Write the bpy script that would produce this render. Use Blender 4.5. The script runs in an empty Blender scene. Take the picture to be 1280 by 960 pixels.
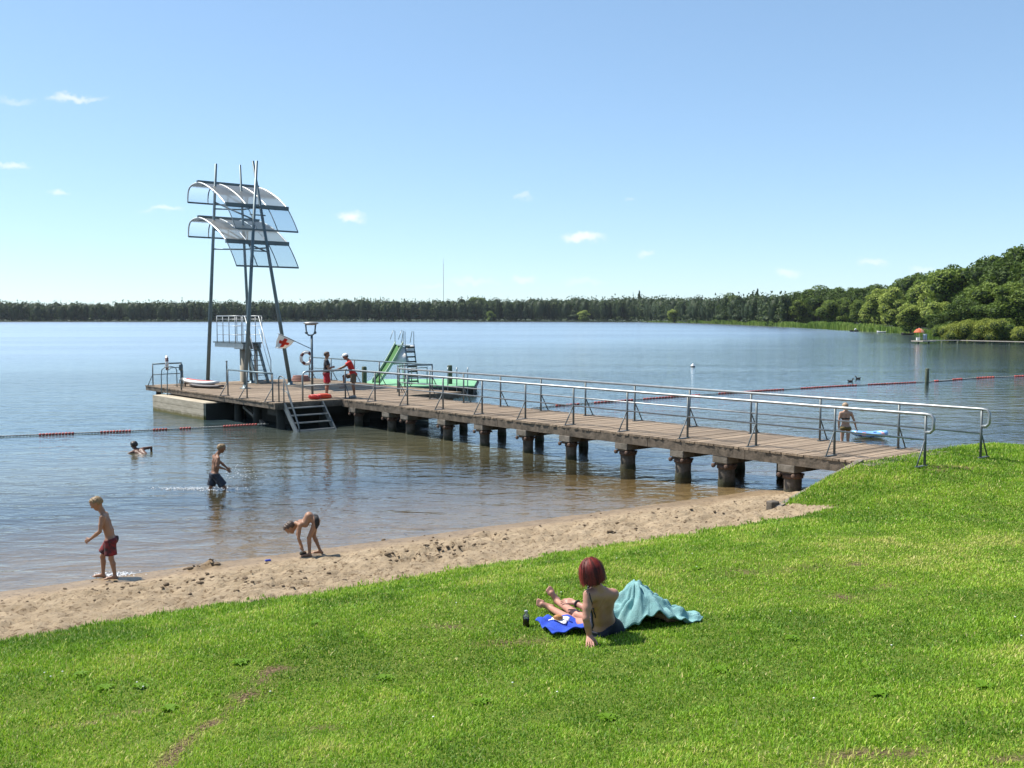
import bpy, bmesh, math, random
import numpy as np
from mathutils import Vector, Matrix, Quaternion

random.seed(7)
RNG = np.random.default_rng(11)
scene = bpy.context.scene
COL = scene.collection
R = math.radians

# ------------------------------------------------------------------ camera model (design-time unprojection)
FPX = 1256.0                     # focal length in pixels of a 1280 px wide frame
HCAM = 3.95
PITCH = math.atan(83.5 / FPX)
CAM = np.array([0.0, 0.0, HCAM])


def ray(px, py):
    a = (px - 640.0) / FPX
    b = (480.0 - py) / FPX
    c, s = math.cos(PITCH), math.sin(PITCH)
    return np.array([a, c + b * s, -s + b * c])


def at_z(px, py, z):
    r = ray(px, py)
    k = (z - HCAM) / r[2]
    return CAM + r * k


def at_d(px, py, d):
    """point seen at this pixel whose world y is d"""
    r = ray(px, py)
    return CAM + r * (d / r[1])


# ------------------------------------------------------------------ noise
def _hash(ix, iy, seed):
    h = (ix.astype(np.int64) * 374761393 + iy.astype(np.int64) * 668265263 + seed * 1442695041) & 0xFFFFFFFF
    h = ((h ^ (h >> 13)) * 1274126177) & 0xFFFFFFFF
    h = h ^ (h >> 16)
    return (h & 0xFFFF) / 65535.0


def vnoise(x, y, seed=0):
    x = np.asarray(x, float); y = np.asarray(y, float)
    ix = np.floor(x); iy = np.floor(y)
    fx = x - ix; fy = y - iy
    fx = fx * fx * (3 - 2 * fx); fy = fy * fy * (3 - 2 * fy)
    a = _hash(ix, iy, seed); b = _hash(ix + 1, iy, seed)
    c = _hash(ix, iy + 1, seed); d = _hash(ix + 1, iy + 1, seed)
    return (a * (1 - fx) + b * fx) * (1 - fy) + (c * (1 - fx) + d * fx) * fy - 0.5


def fbm(x, y, seed=0, octs=4, gain=0.5):
    v = 0; amp = 1.0; f = 1.0
    for o in range(octs):
        v = v + amp * vnoise(x * f + 13.7 * o, y * f - 7.1 * o, seed + o)
        amp *= gain; f *= 2.03
    return v


def sstep(a, b, x):
    t = np.clip((np.asarray(x, float) - a) / (b - a), 0, 1)
    return t * t * (3 - 2 * t)


# ------------------------------------------------------------------ jetty frame and terrain
UD = np.array([-0.645, 0.764]); UD /= np.linalg.norm(UD)
VD = np.array([UD[1], -UD[0]])                     # (0.764, 0.645)
P0 = np.array([4.09, 24.54])
DECK = 0.95


def W(u, v, z):
    p = P0 + UD * u + VD * v
    return (p[0], p[1], z)


def to_uv(x, y):
    rx = np.asarray(x) - P0[0]; ry = np.asarray(y) - P0[1]
    return rx * UD[0] + ry * UD[1], rx * VD[0] + ry * VD[1]


def shore_t(x, y):
    """distance inland from the waterline"""
    return np.asarray(x) * 0.546 - (np.asarray(y) - 18.97) * 0.838


_tt = np.linspace(-60, 40, 2001)
_zz = np.interp(_tt, [-60, -30, -20, -12, -7, -2, 0, 1.5, 3.6, 5.0, 6.5, 8.6, 11, 15.9, 40],
                [-4, -3.2, -2.2, -1.0, -0.46, -0.12, 0, 0.16, 0.37, 0.61, 0.82, 0.90, 1.28, 2.3, 6.0])
_k = np.hanning(41); _k /= _k.sum()
_zs = np.convolve(np.pad(_zz, 20, mode='edge'), _k, mode='valid')


def base_z(x, y):
    u, v = to_uv(x, y)
    t = shore_t(x, y) - 1.6 * sstep(0.0, 5.0, v) * sstep(-12, -5, u)
    return np.interp(t, _tt, _zs)


def lawn_mask(x, y):
    t = shore_t(x, y)
    u, v = to_uv(x, y)
    edge = 3.86 + 0.35 * fbm(np.asarray(x) * 0.55, np.asarray(y) * 0.55, 5, 3) + 0.28 * vnoise(np.asarray(x) * 3.1, np.asarray(y) * 3.1, 9)
    m1 = t > edge
    m2 = (u < -4.93) & (v > -2.75 + 0.1 * vnoise(np.asarray(x) * 3.0, np.asarray(y) * 3.0, 4))
    return m1 | m2


def H(x, y, rough=True):
    x = np.asarray(x, float); y = np.asarray(y, float)
    z = base_z(x, y)
    u, v = to_uv(x, y)
    w = sstep(-3.9, 0.1, v) * (1 - sstep(5.2, 9.0, v)) * (1 - sstep(6.2, 13.5, -u)) * (u < -4.93)
    lm = lawn_mask(x, y)
    z = z + np.maximum(0, 0.925 - z) * w
    if rough:
        t = shore_t(x, y)
        # lawn undulation
        zl = 0.05 * fbm(x * 0.5, y * 0.5, 21, 3) + 0.02 * fbm(x * 2.2, y * 2.2, 31, 2)
        # trampled sand
        a = sstep(0.25, 1.4, t)
        n = fbm(x * 3.1, y * 3.1, 41, 3, 0.6)
        dim = -np.maximum(0, vnoise(x * 4.3, y * 4.3, 47) - 0.14) * 0.20 - np.maximum(0, vnoise(x * 7.7, y * 7.7, 48) - 0.16) * 0.22
        zb = a * (0.034 * n + dim + 0.068 * fbm(x * 9, y * 9, 53, 3, .75)) + 0.006 * fbm(x * 2, y * 2, 59, 2)
        zb = zb * sstep(-0.6, 0.2, t)
        for (cx, cy, r, hh) in DIGS:
            q = np.exp(-((x - cx) ** 2 + (y - cy) ** 2) / (r * r))
            zb = zb + q * (hh + hh * 3.4 * np.maximum(-0.35, fbm(x * 7, y * 7, 61, 3)))
        z = z + np.where(lm, zl * (1 - 0.7 * w), zb)
    return z


DIGS = []


def ground_pt(px, py, rough=False):
    r = ray(px, py)
    ks = np.linspace(3, 40, 4000)
    P = CAM[None] + r[None] * ks[:, None]
    hz = H(P[:, 0], P[:, 1], rough)
    i = np.argmax(P[:, 2] < hz)
    return P[i]


for (a, b, r_, h_) in ((545, 690, .34, .05), (515, 697, .3, .05), (572, 684, .28, .045), (262, 709, .16, .07), (240, 713, .2, .03), (600, 668, .2, .035), (480, 694, .22, .04)):
    p_ = ground_pt(a, b)
    DIGS.append((p_[0], p_[1], r_, h_))

# ------------------------------------------------------------------ materials
MATS = {}


def nd(nt, typ, **kw):
    n = nt.nodes.new(typ)
    for k, v in kw.items():
        setattr(n, k, v)
    return n


def mat(name, col, rough=0.6, metal=0.0, var=0.0, vscale=4.0, col2=None, rnd=0.0, bump=0.0, bscale=20.0,
        spec=0.5, trans=0.0, stretch=None, rndcol=None, emit=None):
    """principled material; col2 mixed in by noise (var = amount), 'rnd' attribute darkens/lightens each piece"""
    if name in MATS:
        return MATS[name]
    m = bpy.data.materials.new(name)
    m.use_nodes = True
    nt = m.node_tree
    b = nt.nodes['Principled BSDF']
    b.inputs['Roughness'].default_value = rough
    b.inputs['Metallic'].default_value = metal
    b.inputs['Specular IOR Level'].default_value = spec
    L = nt.links.new
    geo = nd(nt, 'ShaderNodeNewGeometry')
    vec = geo.outputs['Position']
    if stretch:
        mp = nd(nt, 'ShaderNodeMapping')
        mp.inputs['Rotation'].default_value = (0, 0, stretch[0])
        mp.inputs['Scale'].default_value = stretch[1:]
        L(vec, mp.inputs['Vector']); vec = mp.outputs['Vector']
    cur = None
    rgb = nd(nt, 'ShaderNodeRGB'); rgb.outputs[0].default_value = (*col, 1)
    cur = rgb.outputs[0]
    if col2 is not None:
        nz = nd(nt, 'ShaderNodeTexNoise'); nz.inputs['Scale'].default_value = vscale; nz.inputs['Detail'].default_value = 6
        nz.inputs['Roughness'].default_value = 0.65
        L(vec, nz.inputs['Vector'])
        mr = nd(nt, 'ShaderNodeMapRange'); mr.inputs[1].default_value = 0.38; mr.inputs[2].default_value = 0.66
        mr.inputs[3].default_value = 0.0; mr.inputs[4].default_value = var
        L(nz.outputs['Fac'], mr.inputs[0])
        mx = nd(nt, 'ShaderNodeMixRGB'); mx.inputs['Color2'].default_value = (*col2, 1)
        L(mr.outputs[0], mx.inputs['Fac']); L(cur, mx.inputs['Color1']); cur = mx.outputs[0]
    if rnd:
        at = nd(nt, 'ShaderNodeAttribute', attribute_name='rnd')
        if rndcol is not None:
            mx = nd(nt, 'ShaderNodeMixRGB'); mx.inputs['Color2'].default_value = (*rndcol, 1)
            ml = nd(nt, 'ShaderNodeMath', operation='MULTIPLY'); ml.inputs[1].default_value = rnd
            L(at.outputs['Fac'], ml.inputs[0]); L(ml.outputs[0], mx.inputs['Fac'])
            L(cur, mx.inputs['Color1']); cur = mx.outputs[0]
        else:
            mr = nd(nt, 'ShaderNodeMapRange'); mr.inputs[3].default_value = 1 - rnd; mr.inputs[4].default_value = 1 + rnd
            L(at.outputs['Fac'], mr.inputs[0])
            hs = nd(nt, 'ShaderNodeHueSaturation'); L(mr.outputs[0], hs.inputs['Value']); L(cur, hs.inputs['Color']); cur = hs.outputs[0]
    L(cur, b.inputs['Base Color'])
    if bump:
        nz2 = nd(nt, 'ShaderNodeTexNoise'); nz2.inputs['Scale'].default_value = bscale; nz2.inputs['Detail'].default_value = 5
        L(vec, nz2.inputs['Vector'])
        bp = nd(nt, 'ShaderNodeBump'); bp.inputs['Strength'].default_value = bump; bp.inputs['Distance'].default_value = 0.02
        L(nz2.outputs['Fac'], bp.inputs['Height']); L(bp.outputs[0], b.inputs['Normal'])
    if trans:
        tl = nd(nt, 'ShaderNodeBsdfTranslucent'); L(cur, tl.inputs['Color'])
        ms = nd(nt, 'ShaderNodeMixShader'); ms.inputs[0].default_value = trans
        L(b.outputs[0], ms.inputs[1]); L(tl.outputs[0], ms.inputs[2])
        L(ms.outputs[0], nt.nodes['Material Output'].inputs['Surface'])
    MATS[name] = m
    return m


def glass_mat(name, tint, clear=0.7, milk=(0.5, 0.55, 0.58), rough=0.05, ior=1.45):
    m = bpy.data.materials.new(name); m.use_nodes = True
    nt = m.node_tree; nt.nodes.clear(); L = nt.links.new
    out = nd(nt, 'ShaderNodeOutputMaterial')
    tr = nd(nt, 'ShaderNodeBsdfTransparent'); tr.inputs[0].default_value = (*tint, 1)
    df = nd(nt, 'ShaderNodeBsdfDiffuse'); df.inputs[0].default_value = (*milk, 1)
    tl = nd(nt, 'ShaderNodeBsdfTranslucent'); tl.inputs[0].default_value = (*milk, 1)
    a = nd(nt, 'ShaderNodeMixShader'); a.inputs[0].default_value = 0.9
    L(df.outputs[0], a.inputs[1]); L(tl.outputs[0], a.inputs[2])
    b = nd(nt, 'ShaderNodeMixShader'); b.inputs[0].default_value = clear
    L(a.outputs[0], b.inputs[1]); L(tr.outputs[0], b.inputs[2])
    gl = nd(nt, 'ShaderNodeBsdfGlossy'); gl.inputs['Roughness'].default_value = rough
    fr = nd(nt, 'ShaderNodeFresnel'); fr.inputs[0].default_value = ior
    c = nd(nt, 'ShaderNodeMixShader'); L(fr.outputs[0], c.inputs[0]); L(b.outputs[0], c.inputs[1]); L(gl.outputs[0], c.inputs[2])
    L(c.outputs[0], out.inputs[0])
    return m


# ------------------------------------------------------------------ objects
def tag(o, label=None, cat=None, group=None, kind=None):
    if label: o['label'] = label
    if cat: o['category'] = cat
    if group: o['group'] = group
    if kind: o['kind'] = kind
    return o


def thing(name, label, cat, loc=(0, 0, 0), group=None):
    o = bpy.data.objects.new(name, None)
    o.empty_display_size = 0.2
    o.location = loc
    COL.objects.link(o)
    return tag(o, label, cat, group)


def origin_of(o):
    p = Vector((0, 0, 0))
    while o is not None:
        p += o.location
        o = o.parent
    return p


def copy_tree(o, parent=None):
    c = o.copy()
    COL.objects.link(c)
    if parent is not None:
        c.parent = parent
    for ch in list(o.children):
        copy_tree(ch, c)
    return c


def link_mesh(name, me, mats, parent=None, loc=None):
    o = bpy.data.objects.new(name, me)
    if not isinstance(mats, (list, tuple)):
        mats = [mats]
    for m in mats:
        me.materials.append(m)
    COL.objects.link(o)
    if parent is not None:
        o.parent = parent
    if loc is not None:
        o.location = loc
    return o


def np_mesh(name, V, F, attrs=None, smooth=False):
    """V (n,3), F (m,k) constant k"""
    V = np.asarray(V, np.float32); F = np.asarray(F, np.int32)
    me = bpy.data.meshes.new(name)
    me.vertices.add(len(V)); me.vertices.foreach_set('co', V.ravel())
    k = F.shape[1]
    me.loops.add(F.size); me.loops.foreach_set('vertex_index', F.ravel())
    me.polygons.add(len(F)); me.polygons.foreach_set('loop_start', np.arange(0, F.size, k, dtype=np.int32))
    if smooth:
        me.polygons.foreach_set('use_smooth', np.ones(len(F), bool))
    if attrs:
        for nm, a in attrs.items():
            a = np.asarray(a, np.float32)
            if a.ndim == 2:
                at = me.attributes.new(nm, 'FLOAT_COLOR', 'POINT')
                at.data.foreach_set('color', np.hstack([a, np.ones((len(a), 1), np.float32)]).astype(np.float32).ravel())
            else:
                at = me.attributes.new(nm, 'FLOAT', 'POINT'); at.data.foreach_set('value', a)
    me.update(calc_edges=True)
    me.validate()
    return me


class MB:
    """collects simple solids; build() links them as ONE mesh object"""

    def __init__(self):
        self.v = []; self.f = []; self.mi = []; self.r = []; self.sm = []

    def _add(self, vs, fs, mi=0, smooth=False):
        n = len(self.v); rr = random.random()
        self.v += [tuple(float(c) for c in p) for p in vs]
        self.r += [rr] * len(vs)
        for f in fs:
            self.f.append(tuple(i + n for i in f)); self.mi.append(mi); self.sm.append(smooth)
        return self

    def hexa(self, c8, mi=0):
        return self._add(c8, [(0, 3, 2, 1), (4, 5, 6, 7), (0, 1, 5, 4), (1, 2, 6, 5), (2, 3, 7, 6), (3, 0, 4, 7)], mi)

    def box(self, c, s, rz=0.0, mi=0):
        cs, sn = math.cos(rz), math.sin(rz)
        pts = []
        for dz in (-.5, .5):
            for dx, dy in ((-.5, -.5), (.5, -.5), (.5, .5), (-.5, .5)):
                x, y = dx * s[0], dy * s[1]
                pts.append((c[0] + x * cs - y * sn, c[1] + x * sn + y * cs, c[2] + dz * s[2]))
        return self.hexa(pts, mi)

    def uvbox(self, u0, u1, v0, v1, z0, z1, mi=0, jit=0.0):
        j = lambda: random.uniform(-jit, jit) if jit else 0.0
        pts = [W(u0, v0 + j(), z0), W(u1, v0 + j(), z0), W(u1, v1 + j(), z0), W(u0, v1 + j(), z0)]
        dz = j() * 0.4
        pts += [(p[0], p[1], z1 + dz) for p in pts]
        return self.hexa(pts, mi)

    def bar(self, p, q, w, h, up=(0, 0, 1), mi=0):
        p = Vector(p); q = Vector(q); d = (q - p).normalized()
        upv = Vector(up)
        s = d.cross(upv)
        if s.length < 1e-4: s = d.cross(Vector((1, 0, 0)))
        s.normalize(); t = s.cross(d).normalized()
        a, b = s * w / 2, t * h / 2
        return self.hexa([p - a - b, p + a - b, p + a + b, p - a + b, q - a - b, q + a - b, q + a + b, q - a + b], mi)

    def tube(self, pts, r, n=8, mi=0, closed=False, cap=True):
        pts = [Vector(p) for p in pts]
        rs = r if isinstance(r, (list, tuple)) else [r] * len(pts)
        m = len(pts)
        vs = []
        prev = None
        for i, p in enumerate(pts):
            if closed:
                d = (pts[(i + 1) % m] - pts[i - 1]).normalized()
            else:
                a = pts[max(i - 1, 0)]; b = pts[min(i + 1, m - 1)]
                d = (b - a).normalized()
            if prev is None:
                s = d.cross(Vector((0, 0, 1)))
                if s.length < 1e-3: s = d.cross(Vector((1, 0, 0)))
            else:
                s = prev - d * prev.dot(d)
                if s.length < 1e-4: s = d.cross(Vector((0, 1, 0)))
            s.normalize(); prev = s
            t = d.cross(s)
            for k in range(n):
                a_ = 2 * math.pi * k / n
                vs.append(p + (s * math.cos(a_) + t * math.sin(a_)) * rs[i])
        fs = []
        for i in range(m if closed else m - 1):
            j = (i + 1) % m
            for k in range(n):
                k2 = (k + 1) % n
                fs.append((i * n + k, i * n + k2, j * n + k2, j * n + k))
        self._add(vs, fs, mi, True)
        if cap and not closed:
            nb = len(self.v) - len(vs)
            self.f.append(tuple(nb + k for k in range(n))[::-1]); self.mi.append(mi); self.sm.append(False)
            self.f.append(tuple(nb + (m - 1) * n + k for k in range(n))); self.mi.append(mi); self.sm.append(False)
        return self

    def lathe(self, prof, c, n=16, mi=0, axis=None):
        """prof list of (r,z) around vertical axis at c (or along axis vector)"""
        c = Vector(c)
        if axis is None:
            X, Y, Z = Vector((1, 0, 0)), Vector((0, 1, 0)), Vector((0, 0, 1))
        else:
            Z = Vector(axis).normalized(); X = Z.orthogonal().normalized(); Y = Z.cross(X)
        vs = []
        for r, z in prof:
            for k in range(n):
                a = 2 * math.pi * k / n
                vs.append(c + X * (r * math.cos(a)) + Y * (r * math.sin(a)) + Z * z)
        fs = []
        for i in range(len(prof) - 1):
            for k in range(n):
                fs.append((i * n + k, i * n + (k + 1) % n, (i + 1) * n + (k + 1) % n, (i + 1) * n + k))
        self._add(vs, fs, mi, True)
        nb = len(self.v) - len(vs)
        for ring, rev in ((0, True), (len(prof) - 1, False)):
            if prof[ring][0] > 1e-4:
                f = tuple(nb + ring * n + k for k in range(n))
                self.f.append(f[::-1] if rev else f); self.mi.append(mi); self.sm.append(False)
        return self

    def ball(self, c, r, n=10, mi=0, sc=(1, 1, 1)):
        c = Vector(c); vs = []; fs = []
        m = max(4, n // 2)
        for i in range(m + 1):
            th = math.pi * i / m
            for k in range(n):
                a = 2 * math.pi * k / n
                vs.append((c.x + r * sc[0] * math.sin(th) * math.cos(a), c.y + r * sc[1] * math.sin(th) * math.sin(a), c.z + r * sc[2] * math.cos(th)))
        for i in range(m):
            for k in range(n):
                fs.append((i * n + k, (i + 1) * n + k, (i + 1) * n + (k + 1) % n, i * n + (k + 1) % n))
        return self._add(vs, fs, mi, True)

    def sheet(self, G, th, mi=0, smooth=True, mi_back=None):
        """G: rows x cols grid of points -> closed thin solid of thickness th"""
        G = np.asarray(G, float); n, m, _ = G.shape
        du = np.gradient(G, axis=0); dv = np.gradient(G, axis=1)
        N = np.cross(du, dv); N /= (np.linalg.norm(N, axis=2, keepdims=True) + 1e-9)
        A = (G + N * th / 2).reshape(-1, 3); B = (G - N * th / 2).reshape(-1, 3)
        q = n * m; fs = []
        I = lambda i, j: i * m + j
        for i in range(n - 1):
            for j in range(m - 1):
                fs.append((I(i, j), I(i + 1, j), I(i + 1, j + 1), I(i, j + 1)))
                fs.append((q + I(i, j), q + I(i, j + 1), q + I(i + 1, j + 1), q + I(i + 1, j)))
        for i in range(n - 1):
            fs.append((I(i, 0), q + I(i, 0), q + I(i + 1, 0), I(i + 1, 0)))
            fs.append((I(i, m - 1), I(i + 1, m - 1), q + I(i + 1, m - 1), q + I(i, m - 1)))
        for j in range(m - 1):
            fs.append((I(0, j), I(0, j + 1), q + I(0, j + 1), q + I(0, j)))
            fs.append((I(n - 1, j), q + I(n - 1, j), q + I(n - 1, j + 1), I(n - 1, j + 1)))
        nf = len(self.f); self._add(np.vstack([A, B]), fs, mi, smooth)
        if mi_back is not None:
            for i in range((n - 1) * (m - 1)): self.mi[nf + 2 * i + 1] = mi_back
        return self

    def build(self, name, mats, parent=None, bevel=0.0, recalc=True, own_origin=False):
        off = origin_of(parent) if parent is not None else Vector((0, 0, 0))
        loc = None
        V = np.array(self.v)
        if parent is None:
            lo = V.min(0); hi = V.max(0)
            loc = Vector(((lo[0] + hi[0]) / 2, (lo[1] + hi[1]) / 2, lo[2])); off = loc
        V = V - np.array(off)
        me = bpy.data.meshes.new(name)
        me.from_pydata(V.tolist(), [], self.f)
        me.polygons.foreach_set('material_index', self.mi)
        me.polygons.foreach_set('use_smooth', self.sm)
        at = me.attributes.new('rnd', 'FLOAT', 'POINT'); at.data.foreach_set('value', np.array(self.r, np.float32))
        if recalc or bevel:
            bm = bmesh.new(); bm.from_mesh(me)
            bmesh.ops.recalc_face_normals(bm, faces=bm.faces)
            if bevel:
                es = [e for e in bm.edges if len(e.link_faces) == 2 and e.calc_face_angle(0) > 0.6]
                bmesh.ops.bevel(bm, geom=es, offset=bevel, segments=1, affect='EDGES', clamp_overlap=True)
            bm.to_mesh(me); bm.free()
        me.update()
        return link_mesh(name, me, mats, parent, loc)
# ================================================================== camera, light, sky
cam_d = bpy.data.cameras.new('camera'); cam = bpy.data.objects.new('camera', cam_d); COL.objects.link(cam)
cam_d.sensor_width = 36; cam_d.sensor_fit = 'HORIZONTAL'; cam_d.lens = 36 * FPX / 1280
cam.location = CAM; cam.rotation_euler = (math.pi / 2 - PITCH, 0, 0)
cam_d.clip_end = 12000; cam_d.clip_start = 0.1
scene.camera = cam

SUN_EL = R(56.0); SUN_AZ = R(-68.0)                 # azimuth from +Y, negative = left
SDIR = Vector((math.sin(SUN_AZ) * math.cos(SUN_EL), math.cos(SUN_AZ) * math.cos(SUN_EL), math.sin(SUN_EL)))
sd = bpy.data.lights.new('sun', 'SUN'); sun = bpy.data.objects.new('sun', sd); COL.objects.link(sun)
sd.energy = 4.4; sd.angle = R(0.53); sd.color = (1.0, 0.945, 0.86)
sun.rotation_euler = SDIR.to_track_quat('Z', 'Y').to_euler()
sun.location = (-20, 5, 40)

world = bpy.data.worlds.new('World'); scene.world = world; world.use_nodes = True
nt = world.node_tree; L = nt.links.new
bg = nt.nodes['Background']; bg.inputs['Strength'].default_value = 0.15
sky = nd(nt, 'ShaderNodeTexSky'); sky.sky_type = 'NISHITA'; sky.sun_disc = False
sky.sun_elevation = SUN_EL; sky.sun_rotation = SUN_AZ
sky.altitude = 2000; sky.air_density = 1.0; sky.dust_density = 1.0; sky.ozone_density = 5.0
hsv = nd(nt, 'ShaderNodeGamma'); hsv.inputs['Gamma'].default_value = 0.7
tint = nd(nt, 'ShaderNodeMixRGB', blend_type='MULTIPLY'); tint.inputs['Fac'].default_value = 1.0; tint.inputs['Color2'].default_value = (0.94, 1.06, 1.10, 1)
L(sky.outputs[0], hsv.inputs['Color']); L(hsv.outputs[0], tint.inputs['Color1'])
tc = nd(nt, 'ShaderNodeTexCoord')
nz = nd(nt, 'ShaderNodeTexNoise'); nz.inputs['Scale'].default_value = 55; nz.inputs['Detail'].default_value = 5; nz.inputs['Roughness'].default_value = 0.6
L(tc.outputs['Generated'], nz.inputs['Vector'])
ns = nd(nt, 'ShaderNodeVectorMath', operation='MULTIPLY_ADD')
ns.inputs[1].default_value = (0.022, 0.022, 0.022); ns.inputs[2].default_value = (-0.011, -0.011, -0.011)
L(nz.outputs['Color'], ns.inputs[0])
ad = nd(nt, 'ShaderNodeVectorMath', operation='ADD'); L(tc.outputs['Generated'], ad.inputs[0]); L(ns.outputs[0], ad.inputs[1])
CLOUDS = [(90, 123, 20, 4.5, .85), (20, 125, 16, 4, .35), (118, 126, 10, 3, .5), (12, 207, 17, 3.5, .8), (72, 240, 10, 3.5, .75),
          (205, 260, 22, 3.5, .7), (438, 270, 17, 6, 1.2), (728, 298, 22, 5.5, 1.15), (806, 320, 11, 4, .6), (654, 247, 8, 4, .45),
          (785, 248, 6, 3, .3), (655, 350, 13, 5, .6), (985, 341, 13, 5, .65), (1090, 328, 15, 4.5, .6), (590, 352, 26, 4, .4),
          (1155, 338, 12, 4, .45), (730, 352, 24, 3, .3), (540, 358, 20, 3, .3)]
acc = None
for (px, py, wx, hy, amp) in CLOUDS:
    d0 = Vector(ray(px, py)).normalized()
    rt = d0.cross(Vector((0, 0, 1))).normalized(); up = rt.cross(d0).normalized()
    sub = nd(nt, 'ShaderNodeVectorMath', operation='SUBTRACT'); L(ad.outputs[0], sub.inputs[0]); sub.inputs[1].default_value = d0
    dx = nd(nt, 'ShaderNodeVectorMath', operation='DOT_PRODUCT'); L(sub.outputs[0], dx.inputs[0]); dx.inputs[1].default_value = rt * (FPX / wx / 1.12)
    dy = nd(nt, 'ShaderNodeVectorMath', operation='DOT_PRODUCT'); L(sub.outputs[0], dy.inputs[0]); dy.inputs[1].default_value = up * (FPX / hy / 1.15)
    dz = nd(nt, 'ShaderNodeVectorMath', operation='DOT_PRODUCT'); L(sub.outputs[0], dz.inputs[0]); dz.inputs[1].default_value = d0 * 5
    cb = nd(nt, 'ShaderNodeCombineXYZ'); L(dx.outputs['Value'], cb.inputs[0]); L(dy.outputs['Value'], cb.inputs[1]); L(dz.outputs['Value'], cb.inputs[2])
    ln = nd(nt, 'ShaderNodeVectorMath', operation='LENGTH'); L(cb.outputs[0], ln.inputs[0])
    mr = nd(nt, 'ShaderNodeMapRange', interpolation_type='SMOOTHSTEP'); L(ln.outputs['Value'], mr.inputs[0])
    mr.inputs[1].default_value = 0.2; mr.inputs[2].default_value = 1.35; mr.inputs[3].default_value = amp * 0.68; mr.inputs[4].default_value = 0.0
    if acc is None:
        acc = mr.outputs[0]
    else:
        mxm = nd(nt, 'ShaderNodeMath', operation='MAXIMUM'); L(acc, mxm.inputs[0]); L(mr.outputs[0], mxm.inputs[1]); acc = mxm.outputs[0]
cl = nd(nt, 'ShaderNodeMath', operation='MINIMUM'); L(acc, cl.inputs[0]); cl.inputs[1].default_value = 1.0
cmix = nd(nt, 'ShaderNodeMixRGB'); cmix.inputs['Color2'].default_value = (4.1, 4.15, 4.2, 1)
L(cl.outputs[0], cmix.inputs['Fac']); L(tint.outputs[0], cmix.inputs['Color1']); L(cmix.outputs[0], bg.inputs['Color'])

vs = scene.view_settings
vs.view_transform = 'Standard'; vs.look = 'None'; vs.gamma = 1.0; vs.use_curve_mapping = False
vs.exposure = 0.88
scene.display_settings.display_device = 'sRGB'
cy = scene.cycles
cy.max_bounces = 6; cy.volume_bounces = 0; cy.transparent_max_bounces = 16; cy.caustics_reflective = False; cy.caustics_refractive = False
cy.use_denoising = True; cy.sample_clamp_indirect = 6.0

# ================================================================== ground: lawn and beach
def ground_mat_lawn():
    m = bpy.data.materials.new('lawn_soil'); m.use_nodes = True
    nt = m.node_tree; L = nt.links.new; b = nt.nodes['Principled BSDF']; b.inputs['Roughness'].default_value = 0.95
    b.inputs['Specular IOR Level'].default_value = 0.1
    g = nd(nt, 'ShaderNodeNewGeometry')
    n1 = nd(nt, 'ShaderNodeTexNoise'); n1.inputs['Scale'].default_value = 45; n1.inputs['Detail'].default_value = 6; L(g.outputs['Position'], n1.inputs['Vector'])
    cr = nd(nt, 'ShaderNodeValToRGB'); L(n1.outputs['Fac'], cr.inputs['Fac'])
    cr.color_ramp.elements[0].position = 0.35; cr.color_ramp.elements[0].color = (0.065, 0.105, 0.014, 1)
    cr.color_ramp.elements[1].position = 0.7; cr.color_ramp.elements[1].color = (0.15, 0.20, 0.03, 1)
    at = nd(nt, 'ShaderNodeAttribute', attribute_name='bare')
    n4 = nd(nt, 'ShaderNodeTexNoise'); n4.inputs['Scale'].default_value = 38; n4.inputs['Detail'].default_value = 6; L(g.outputs['Position'], n4.inputs['Vector'])
    cr4 = nd(nt, 'ShaderNodeValToRGB'); L(n4.outputs['Fac'], cr4.inputs['Fac'])
    cr4.color_ramp.elements[0].position = 0.38; cr4.color_ramp.elements[0].color = (0.045, 0.030, 0.017, 1)
    cr4.color_ramp.elements[1].position = 0.66; cr4.color_ramp.elements[1].color = (0.21, 0.15, 0.085, 1)
    bpn = nd(nt, 'ShaderNodeBump'); bpn.inputs['Strength'].default_value = 0.9; bpn.inputs['Distance'].default_value = 0.04; L(n4.outputs['Fac'], bpn.inputs['Height']); L(bpn.outputs[0], b.inputs['Normal'])
    mx = nd(nt, 'ShaderNodeMixRGB'); L(cr4.outputs[0], mx.inputs['Color2'])
    L(at.outputs['Fac'], mx.inputs['Fac']); L(cr.outputs[0], mx.inputs['Color1']); L(mx.outputs[0], b.inputs['Base Color'])
    return m


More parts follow.
